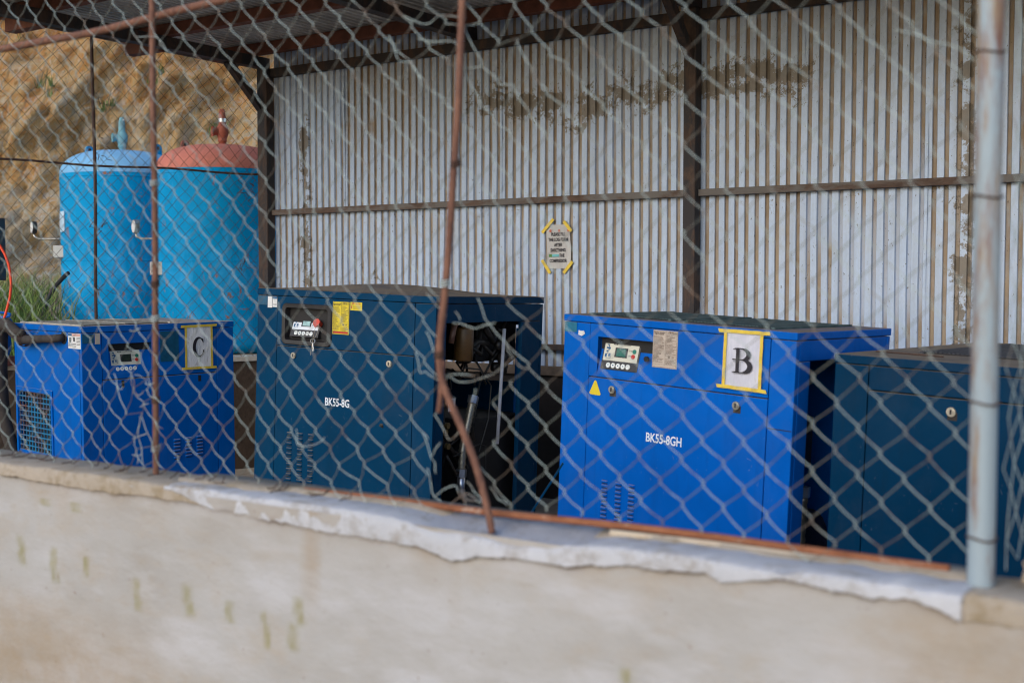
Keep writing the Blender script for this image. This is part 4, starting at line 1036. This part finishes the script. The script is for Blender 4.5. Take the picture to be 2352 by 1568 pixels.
# ------------------------------------------------------------------ vegetation
def blades(m, base, n, h0, h1, spread, lean=.35, wd=.010):
    for _ in range(n):
        a = random.uniform(0, 6.283); rad = spread*math.sqrt(random.random()); b = base + Vector((rad*math.cos(a), rad*math.sin(a), 0))
        h = random.uniform(h0, h1); d = Vector((random.uniform(-1, 1), random.uniform(-1, 1), 0))*lean*h; wv = Vector((random.uniform(-1, 1), random.uniform(-1, 1), 0)).normalized()*wd
        p1 = b + d*.35 + Vector((0, 0, h*.6)); p2 = b + d + Vector((0, 0, h))
        m.add([b-wv, b+wv, p1+wv*.7, p1-wv*.7, p2], [(0, 1, 2, 3), (3, 2, 4)])
m = MB()
for _ in range(900):
    r_ = random.uniform(-8.5, -4.3); f_ = random.uniform(11.3, 14.0)
    if (vw(r_, f_, 0) - c1).length < .85 or r_/f_ > -.385: continue
    blades(m, vw(r_, f_, TZ + max(0, (f_-13.0))*.18), 9, .25, .85, .22, .55, .008)
for _ in range(120):
    r_ = random.uniform(-8.5, -4.6); f_ = random.uniform(11.6, 14.0)
    if r_/f_ < -.385: blades(m, vw(r_, f_, TZ + max(0, (f_-13.0))*.18), 5, .3, .8, .25, .8, .006); m.m[-10:] = [1]*10
o = m.build('grass', [M['grass'], M['straw']]); tag(o, 'rough green grass below the rock face', 'grass', kind='stuff')
def cl_pt(r_, h):
    i = int((r_ - CL0)/(CL1 - CL0)*cl_nx); j = int(h/CLH*CLNZ); return Vector(cl_v[j*(cl_nx+1)+i])
pl = [(-7.75, 4.6, 'large grassy tuft at the top corner of the rock face under the shed eave', 1.5), (-7.0, 4.35, 'bright weed tuft high on the orange rock near the thin dark rod', .8), (-7.5, 3.2, 'sparse weed on the rock above the long horizontal wire', .7),
      (-6.3, 3.9, 'weed clump on the rock to the right of the thin dark rod', 1.0), (-5.7, 3.2, 'small weed on the rock above the pale teal valve', .7), (-6.7, 2.5, 'small weed on the rock left of the blue tank dome', .7),
      (-5.0, 2.95, 'small weed on the rock between the two tank valves', .6), (-7.3, 2.0, 'straggling weed on the rock above the round gauge', .9), (-4.4, 3.3, 'weed on the rock just above the red valve', .6),
      (-7.9, 1.4, 'low weed at the foot of the rock by the dark box', .9), (-3.75, 2.7, 'weed on the rock beside the diagonal shed brace', .7)]
for i, (r_, h, lab, k_) in enumerate(pl):
    p = cl_pt(r_, h); t = thing('rock_weed', lab, 'weed', p - FH*.03, None, 'weeds on the rock face')
    m = MB()
    for _ in range(4):
        q = p - FH*.05 + RT*random.uniform(-.16, .16)*k_ + Vector((0, 0, random.uniform(-.2, .12)*k_)); blades(m, q, 9, .07*k_, .26*k_, .06*k_, .8, .008)
    m.build('leaves', M['weed'], t)
    m = MB(); blades(m, p - FH*.05, 8, .25*k_, .65*k_, .18*k_, .6, .0045); m.build('dry_stems', M['straw'], t)

# ------------------------------------------------------------------ low plastered wall in front
YF0, YF1 = 2.20, 2.41
lw = thing('plastered_wall', 'low whitewashed plaster wall with mossy yellow streaks', 'wall', (-2, 2.3, -.35))
crack_shade_line = [(-4.6, 1.115), (-3.392, 1.113), (-3.128, 1.106), (-2.963, 1.103), (-2.694, 1.109), (-2.55, 1.111), (-2.463, 1.108), (-2.25, 1.096), (-2.038, 1.088), (-1.868, 1.089), (-1.734, 1.085), (-1.64, 1.066), (-1.60, 1.070), (-1.498, 1.094), (-1.382, 1.094), (-1.326, 1.091), (-1.219, 1.108), (-1.066, 1.118), (-.999, 1.122), (-.96, 1.110), (-.92, 1.113), (-.834, 1.133), (-.773, 1.126), (-.665, 1.119), (-.601, 1.130), (-.546, 1.118), (-.501, 1.100), (-.44, 1.108), (-.30, 1.10), (.9, 1.105)]
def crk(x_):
    return float(np.interp(x_, [c[0] for c in crack_shade_line], [c[1] for c in crack_shade_line])) + .0058*mnoise.fractal(Vector((x_*15, 3, 1)), .55, 2.2, 6)
stains = [(-3.284, .885, .095), (-3.12, .86, .095), (-2.967, .875, .08), (-2.748, .822, .09), (-2.537, .838, .09), (-2.374, .83, .08), (-2.238, .804, .085), (-2.115, .874, .086), (-2.135, .803, .082), (-1.17, .845, .09), (-3.165, 1.045, .03), (-3.02, 1.045, .03)]
def front_face():
    xs = np.concatenate([np.linspace(-5.2, -3.75, 30)[:-1], np.linspace(-3.75, .9, 380)]); zs = np.concatenate([[-.35, .2], np.linspace(.55, 1.03, 56), np.arange(1.034, 1.15, .003)])
    vs = []; moss = []; brown = []; lip_shade = []
    for z_ in zs:
        for x_ in xs:
            d = .010*mnoise.fractal(Vector((x_*1.6, z_*2.0, 2)), .8, 2, 4) + .003*mnoise.noise(Vector((x_*12, z_*14, 5)))
            vs.append((x_, YF0 + d + (.03 if z_ < .3 else 0), min(z_, 1.135)))
            s = 0
            for q_, (sx, sz, hh) in enumerate(stains):
                hh = hh*(1 + .22*math.sin(q_*2.3))
                wob = .012*mnoise.noise(Vector((z_*26, sx*9, 1))) + .006*mnoise.noise(Vector((z_*70, sx*9, 4)))
                lean = .16*(sz - z_)
                wd_ = .027*(1 + .3*math.sin(q_*1.7 + 1)) if hh > .05 else .045
                s = max(s, (1 - smooth(wd_*.18, wd_*.85, abs(x_ - sx - wob - lean))) * (1 - smooth(hh*.36, hh*.56, abs(z_ - sz))) * (.62 + .55*mnoise.noise(Vector((x_*60, z_*30, 3)))))
            moss.append(max(0, s))
            cz = crk(x_); drp = math.exp(-max(0, cz - z_)/.05) * (.35 + .9*max(0, mnoise.noise(Vector((x_*9, z_*1.2, 8)))))
            low = smooth(.86, .62, z_) * 0.55 * (1 - smooth(-2.9, -2.0, x_)) if z_ > .3 else .4
            low = (1 - smooth(.58, .84, z_)) * .8 * (1 - smooth(-3.2, -2.2, x_)) if z_ > .3 else .4
            edge = smooth(-.85, -.40, x_) * .7
            streak = max(0, mnoise.noise(Vector((x_*7, z_*.8, 21))) - .30) * 2.2 * smooth(.72, 1.02, z_)
            brown.append(min(1, max(drp*.8, low, edge, streak)))
            lip_shade.append(math.exp(-abs(cz - .003 - z_)/.0045)*max(0, .55 + 1.1*mnoise.noise(Vector((x_*8, 2, 6)))) if -5 < x_ < -.5 else 0)
    k = len(xs); fs = [(j*k+i, j*k+i+1, (j+1)*k+i+1, (j+1)*k+i) for j in range(len(zs)-1) for i in range(k-1)]
    mb = MB().add(vs, fs)
    mb.box(-5.2, .9, YF0 + .035, YF1 + .02, -.35, 1.10)
    o = mb.build('wall_body', M['plaster'], lw, sm=True)
    n = len(o.data.vertices)
    for nm, arr in (('moss', moss), ('brown', brown), ('crack_shade_line', [min(1, c_) for c_ in lip_shade])):
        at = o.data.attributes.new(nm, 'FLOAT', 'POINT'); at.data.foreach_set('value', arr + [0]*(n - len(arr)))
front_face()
def cap(name, xa, xb, n, mat, rough):
    xs = np.linspace(xa, xb, n); vs = []
    for x_ in xs:
        nz = mnoise.fractal(Vector((x_*5, 1, 4)), .8, 2, 4); n2 = mnoise.noise(Vector((x_*17, 4, 2)))
        zc = crk(x_); dip = .030*math.exp(-((x_+1.47)/.16)**2) + .018*math.exp(-((x_+1.70)/.08)**2)
        top = 1.150 + .006*nz - dip; bk = 1.147 + .004*n2 - dip*1.6
        th = .0065 + .003*nz + rough*.3*n2
        lipy = YF0 - th
        if name == 'white_cap':                                                   # the new mortar starts as a thin tongue over the old
            zc = top - .012 + (zc - top + .012)*smooth(xa, xa + .17, x_); th += .0035
        q1, q2 = (mnoise.fractal(Vector((x_*22, a_, 6)), .7, 2, 4)*.004 for a_ in (2, 5))
        vs += [(x_, YF0 + .014, zc + .004), (x_, lipy + .0005, zc), (x_, lipy + q1*.6, zc + .003), (x_, lipy + .002 + q2*.8, (zc+top)/2 + .004), (x_, lipy + .004 + q1, top - .004 + q2*.4), (x_, lipy + .012, top + q1*.6),
               (x_, (YF0+YF1)/2 - .02, bk), (x_, YF1 - .015, 1.144 + .005*nz), (x_, YF1 + .004, 1.132 + .004*n2), (x_, YF1 + .006, 1.06)]
    k = 10; fs = [(i*k+j, (i+1)*k+j, (i+1)*k+j+1, i*k+j+1) for i in range(n-1) for j in range(k-1)]
    fs += [tuple(range(k)), tuple(range((n-1)*k + k-1, (n-1)*k-1, -1))]
    MB().add(vs, fs).build(name, mat, lw, sm=True)
cap('beige_cap', -5.2, -2.47, 200, M['mortar_beige'], .004)
cap('beige_cap', -.498, .9, 140, M['mortar_beige'], .006)
cap('white_cap', -2.62, -.502, 460, M['mortar_white'], .005)
# far part of the old capping visible behind the new mortar
m = MB(); xs = np.linspace(-2.66, -.52, 120); vs = []
for x_ in xs:
    nz = mnoise.fractal(Vector((x_*6, 8, 2)), .8, 2, 4); yb_ = 2.315 + .012*nz if x_ > -2.3 else 2.27 + .02*nz
    dip = .030*math.exp(-((x_+1.47)/.16)**2) + .018*math.exp(-((x_+1.70)/.08)**2)
    vs += [(x_, yb_, 1.140 - dip*1.6), (x_, yb_+.012, 1.1545 + .003*nz - dip*1.7), (x_, YF1+.008, 1.1505 + .003*nz), (x_, YF1+.012, 1.05)]
fs = [(i*4+j, (i+1)*4+j, (i+1)*4+j+1, i*4+j+1) for i in range(len(xs)-1) for j in range(3)]
m.add(vs, fs); m.build('old_cap', M['mortar_beige'], lw, sm=True)

# rough side wall beyond the corner post
sw = thing('rough_wall', 'rough buff rendered corner wall right of the pale post', 'wall', (-.2, 2.6, -.35))
def lump(nm, x0, x1, y0, y1, z0, z1, seed, amp=.02, n=26):
    bm = bmesh.new(); bmesh.ops.create_cube(bm, size=1)
    bmesh.ops.subdivide_edges(bm, edges=bm.edges[:], cuts=n, use_grid_fill=True)
    for v in bm.verts:
        p = Vector((x0 + (v.co.x+.5)*(x1-x0), y0 + (v.co.y+.5)*(y1-y0), z0 + (v.co.z+.5)*(z1-z0)))
        nn = v.co.normalized()
        v.co = p + nn*amp*mnoise.fractal(p*11 + Vector((seed, 0, 0)), .8, 2, 4)*1.6 - Vector(sw.location)
    me = bpy.data.meshes.new(nm); bm.to_mesh(me); bm.free(); me.materials.append(M['rough_stone'])
    me.polygons.foreach_set('use_smooth', [True]*len(me.polygons)); return link(nm, me, sw)
lump('side_run', -.43, -.05, 2.36, 6.2, .5, 1.185, 9, .022, 60)

# ------------------------------------------------------------------ front chain link fence
YF = 2.30
cf = thing('chain_link_fence', 'torn galvanised chain link fence with rusty rods on the plastered wall', 'fence', (-2.0, YF, 1.14))
odd = [-4.12, -4.02, -3.925, -3.83, -3.735, -3.64, -3.545, -3.45, -3.355, -3.26, -3.165, -3.072, -2.985, -2.895, -2.815, -2.735, -2.637, -2.541, -2.447, -2.362, -2.281, -2.195, -2.104, -2.014, -1.926, -1.829, -1.732, -1.635, -1.538, -1.441, -1.345, -1.248, -1.148, -1.052, -.958, -.865, -.770, -.680, -.588, -.50]
cols = []
for a, b in zip(odd[:-1], odd[1:]): cols += [a, (a+b)/2]
cols.append(odd[-1])
Z0r = 1.472; HR = .0475                                                       # odd columns sit on this row
def sag(x_): return -.030*smooth(-1.95, -2.6, x_) if False else -.030*(1 - smooth(-2.65, -1.95, x_)) - .006*(1 - smooth(-3.1, -2.7, x_))
def node(ci, row):
    r_ = random.Random(ci*7919 + row*104729); x_ = cols[ci]
    z_ = Z0r + HR*row + sag(x_)
    x2 = x_ + r_.uniform(-.0035, .0035); z2 = z_ + r_.uniform(-.0035, .0035)
    # distortions: mesh dragged round the bent rod and buckled by the straight one
    g1 = math.exp(-((x2+1.70)**2 + (z2-1.60)**2)/.02); x2 += -.020*g1
    g2 = math.exp(-((x2+2.86)**2/.006 + (z2-1.30)**2/.05)); x2 += .03*g2*math.sin(z2*31); z2 += .024*g2*math.sin(x2*55+1)
    g3 = math.exp(-((x2+1.62)**2/.03 + (z2-2.24)**2/.02)); z2 += .03*g3*math.sin(x2*40); x2 += .02*g3
    g4 = math.exp(-((x2+1.95)**2/.02 + (z2-1.20)**2/.008)); x2 += .016*g4*math.sin(z2*60); z2 += .014*g4
    return x2, z2
rows = list(range(-7, 27))
def torn(x_, z_): return (-1.74 < x_ < -1.635 and 1.13 < z_ < 1.50) or (-1.74 < x_ < -1.575 and 1.49 <= z_ < 1.69)
for w_i in range(len(cols) - 1):
    runs = [[]]
    for row in rows:
        # odd columns (even index) sit on even rows
        ci = w_i if (w_i + row) % 2 == 0 else w_i + 1
        x_, z_ = node(ci, row)
        if z_ < 1.142: continue
        if torn(x_, z_):
            if runs[-1]: runs.append([])
            continue
        runs[-1].append((ci, row, x_, z_))
    m = MB()
    for rn in runs:
        if len(rn) < 2: continue
        pts = []
        for q in range(len(rn)):
            ci, row, x_, z_ = rn[q]; side = 1 if ci == w_i else -1
            nxt = rn[min(q+1, len(rn)-1)]
            # '\' strands ride on the near face, '/' strands on the far face
            hook = .0052
            pts.append((x_ + side*.0020, YF - hook*.2, z_ - .006)); pts.append((x_ - side*.0028, YF, z_)); pts.append((x_ + side*.0020, YF + hook*.2, z_ + .006))
            if q < len(rn)-1:
                mx, mz = (x_+nxt[2])/2, (z_+nxt[3])/2
                near = (nxt[2] < x_)                                            # going up and to the left: '\'
                pts.append((mx + random.uniform(-.0008, .0008), YF + (-.0045 if near else .0045), mz))
        f0 = len(m.f); m.tube(pts, .00102, 5, cap=False)
        for q in range(len(pts)-1):                                             # far-face strands are coloured darker than the near-face ones
            if (pts[q+1][0] - pts[q][0])*(pts[q+1][2] - pts[q][2]) > 0:
                for e in range(5): m.m[f0 + q*5 + e] = 1
    if m.v: m.build('mesh_wire', [M['wire'], M['wire_dark']], cf, sm=True)
# loose and torn wires by the bent rod, drawn in the fence plane
FPX = 2744/2352*3840
def onY(px, py, Y=YF):
    d = np.array([-math.sin(TH)*math.cos(PIT), math.cos(TH)*math.cos(PIT), -math.sin(PIT)]); r_ = np.array([math.cos(TH), math.sin(TH), 0]); u_ = np.cross(r_, d)
    v = d + r_*((px-1920)/FPX) - u_*((py-1280)/FPX); return v*(Y/v[1]) + np.array([0, 0, CAMZ])
LOOSE = [
 (1500,1100,2.94,[(300,0),(400,110),(490,205),(530,245)]), (1500,1100,2.94,[(590,325),(700,335),(830,385),(960,345),(1060,322)]),
 (1500,1100,2.94,[(865,50),(945,250),(1000,350),(1130,490),(1200,600),(1240,700),(1350,810),(1410,830)]),
 (1500,1100,2.94,[(620,200),(680,290)]), (1500,1100,2.94,[(430,930),(540,895),(700,890),(850,905)]),
 (1500,1100,2.94,[(560,920),(640,965),(760,975),(900,935),(1080,860),(1190,760),(1250,690)]),
 
 (1500,1100,2.94,[(845,1050),(805,1180),(790,1240)]),

 (1500,1100,2.94,[(180,640),(235,860),(285,862),(370,915),(465,975),(540,915)]), (1500,1100,2.94,[(300,420),(380,610),(410,675),(480,655)]),
 (1500,1100,2.94,[(385,1340),(450,1270),(530,1200),(620,1150)]), 
 (900,1000,1.96,[(1440,1090),(1535,1250),(1560,1265),(1600,1235),(1640,1150)]), (900,1000,1.96,[(1350,1220),(1410,1380),(1435,1440),(1450,1515)]), (900,1000,1.96,[(1410,1390),(1440,1350),(1475,1290)]),
 (1300,1600,1.96,[(650,510),(720,460),(800,430),(845,500),(885,575)]), (1300,1600,1.96,[(890,400),(940,460),(985,520),(1000,560)]), (1300,1600,1.96,[(1060,440),(1120,520),(1170,555),(1190,575)]),
 (1300,1600,1.96,[(760,570),(830,520),(900,490),(990,555)]),
 (1300,1600,1.96,[(600,300),(640,480),(700,550)]),
 
 (500,1560,4.612,[(0,390),(120,345),(240,300),(270,255)]), (500,1560,4.612,[(130,0),(110,250),(150,560),(200,810)]), (500,1560,4.612,[(0,660),(90,690),(140,660)]), (500,1560,4.612,[(90,690),(95,820)]), (500,1560,4.612,[(380,110),(450,160),(520,215)]),
 (500,1560,4.612,[(500,470),(430,650),(410,780)]), (900,1000,1.96,[(420,1190),(430,1290),(480,1320),(570,1300),(630,1250)]),
 (360,1220,4.9,[(640,90),(740,105),(820,40)]), (360,1220,4.9,[(730,900),(850,930),(930,1000),(960,1080),(1060,1060)]), (360,1220,4.9,[(940,1180),(1000,1110),(1070,1050)]), (360,1220,4.9,[(940,1180),(1000,1270),(1120,1350)]),
 (360,1220,4.9,[(830,1490),(900,1460),(970,1430)]), (360,1220,4.9,[(690,930),(730,1150),(760,1270),(820,1275),(890,1200)]), (360,1220,4.9,[(350,880),(420,1120),(480,1170),(540,1110)]),
 (900,0,1.568,[(900,0),(950,80),(1040,130),(1110,145),(1180,95),(1330,110)]), (900,0,1.568,[(880,210),(930,330),(950,365),(1020,380),(1080,520)]), (900,0,1.568,[(1050,230),(1150,250),(1250,245),(1330,310)]),
 (0,0,2.94,[(1490,400),(1560,415),(1640,405),(1760,430),(1850,580)]), (2340,0,1.568,[(1600,180),(1700,200),(1830,250),(1960,280),(2060,360)]),
]
for ox, oy, sc_, pts in LOOSE:
    P_ = [onY(ox + a/sc_, oy + b/sc_) for a, b in pts]; out = []
    for i in range(len(P_)-1):                                                  # Catmull-Rom for a wire's soft bends
        p0, p1, p2, p3 = P_[max(0, i-1)], P_[i], P_[i+1], P_[min(len(P_)-1, i+2)]
        for s_ in np.linspace(0, 1, 5)[:-1]:
            out.append(.5*((2*p1) + (-p0+p2)*s_ + (2*p0-5*p1+4*p2-p3)*s_*s_ + (-p0+3*p1-3*p2+p3)*s_**3))
    out.append(P_[-1]); out = [(p[0], p[1] - .004 + .003*math.sin(i), p[2]) for i, p in enumerate(out)]
    MB().tube(out, .0011, 5).build('loose_wire', M['wire'], cf, sm=True)
def rod(name, pts, r_, mat, y=YF, ribs=True, n=8):
    P_ = [np.array(p, float) for p in pts]; out = []
    for i in range(len(P_)-1):
        L = max(2, int(np.linalg.norm(P_[i+1]-P_[i])/.012))
        p0, p1, p2, p3 = P_[max(0, i-1)], P_[i], P_[i+1], P_[min(len(P_)-1, i+2)]
        for s_ in np.linspace(0, 1, L, endpoint=False):
            out.append(.5*((2*p1) + (-p0+p2)*s_ + (2*p0-5*p1+4*p2-p3)*s_*s_ + (-p0+3*p1-3*p2+p3)*s_**3))
    out.append(P_[-1])
    rr_ = [r_*(1 + (.10 if (i % 2 and ribs) else 0) + .05*mnoise.noise(Vector((i*.3, 1, 2)))) for i in range(len(out))]
    return MB().tube([(p[0], y, p[1]) for p in out], rr_, n).build(name, mat, cf, sm=True)
rod('upright_rod', [(-2.785, 2.80), (-2.785, 2.5), (-2.787, 2.2), (-2.785, 1.9), (-2.791, 1.52), (-2.797, 1.10)], .0085, M['rebar'], YF+.014)
rod('bent_rod', [(-1.645, 2.8), (-1.66, 2.37), (-1.667, 2.22), (-1.677, 2.065), (-1.691, 1.912), (-1.704, 1.757), (-1.717, 1.653), (-1.729, 1.56), (-1.726, 1.487), (-1.705, 1.435), (-1.666, 1.366), (-1.622, 1.275), (-1.591, 1.182), (-1.576, 1.120)], .0085, M['rebar'], YF-.02)
rod('rod_stub', [(-1.722, 1.52), (-1.728, 1.45), (-1.735, 1.395)], .006, M['rebar'], YF-.016)
rod('top_rail', [(-5.0, 2.45), (-3.5, 2.461), (-3.06, 2.461), (-2.68, 2.478), (-2.3, 2.49), (-1.5, 2.52), (-.5, 2.53)], .012, M['rebar'], YF+.028, False)
rod('bottom_rail', [(-2.24, 1.148), (-1.95, 1.152), (-1.81, 1.152), (-1.61, 1.153), (-1.31, 1.160), (-1.10, 1.162), (-.90, 1.160), (-.72, 1.158), (-.56, 1.157)], .0085, M['pipe'], YF+.052, False, 10)
rod('bottom_strip', [(-1.29, 1.146), (-1.0, 1.149), (-.75, 1.147)], .008, M['pipe_cream'], YF+.034, False, 10)
m = MB(); m.tube([(-.492, YF, z_) for z_ in np.linspace(1.08, 2.9, 24)], [.0242*(1 + .015*mnoise.noise(Vector((z_*3, 2, 1)))) for z_ in np.linspace(1.08, 2.9, 24)], 20); pp = m.build('corner_post', M['postpaint'], cf, sm=True)
pp['label'] = 'flaking pale blue steel tube post at the corner'
for z_ in (1.485, 1.235, 1.86, 2.12):
    MB().tube([(-.492 + .0262*math.cos(R(a)), YF + .0262*math.sin(R(a)), z_ + .003*math.sin(R(a*2))) for a in range(0, 361, 20)], .0022, 6).build('tie_wire', M['wire_rust'], cf)
for i, (x_, z_) in enumerate([(-2.787, 1.99), (-2.788, 1.70), (-2.79, 1.60), (-2.793, 1.36), (-2.796, 1.22), (-1.73, 1.53), (-1.712, 1.70), (-1.68, 1.98)]):   # lashings round the rods
    y_r = YF + .014 if x_ < -2 else YF - .02; m = MB()
    for k in range(3): m.tube([(x_ + .0115*math.cos(R(a)), y_r + .0115*math.sin(R(a)), z_ + .006*k + .003*math.sin(R(a))) for a in range(0, 361, 30)], .002, 5)
    m.build('lashing', M['wire_rust'] if i % 2 else M['wire'], cf)
rr = random.Random(21)
for i in range(26):                                                            # cut wire ends lying over the wall top
    x_ = -3.6 + i*.061 + rr.uniform(-.02, .02) if i < 19 else -2.4 + rr.uniform(-.2, .5); p = Vector((x_, YF, 1.17)); pts = [p]
    for k in range(3): p = p + Vector((rr.uniform(-.02, .02), -rr.uniform(.005, .025), -.012 if k == 0 else rr.uniform(-.004, .004))); p.z = max(p.z, 1.158); pts.append(p.copy())
    MB().tube(pts, .0017, 5).build('wire_end', M['wire_rust'], cf)

# fence beyond the corner, running back along the side wall
s_f = thing('chain_link_fence', 'chain link fence running back from the pale corner post', 'fence', (-.45, 2.4, 1.19))
for w_i in range(40):
    pts = []
    for row in range(0, 34):
        ci = w_i + ((w_i + row) % 2); r_ = random.Random(ci*31 + row)
        pts.append((-.462 + .05*smooth(2.3, 3.2, 2.34 + ci*.0465) + r_.uniform(-.006, .006), 2.345 + ci*.0465 + r_.uniform(-.004, .004), 1.17 + row*HR + r_.uniform(-.004, .004)))
    MB().tube(pts, .0011, 5, cap=False).build('mesh_wire', M['wire'], s_f, sm=True)
MB().cyl((-.42, 4.25, 1.1), (-.42, 4.25, 2.9), .02, 12).build('end_post', M['postpaint'], s_f)
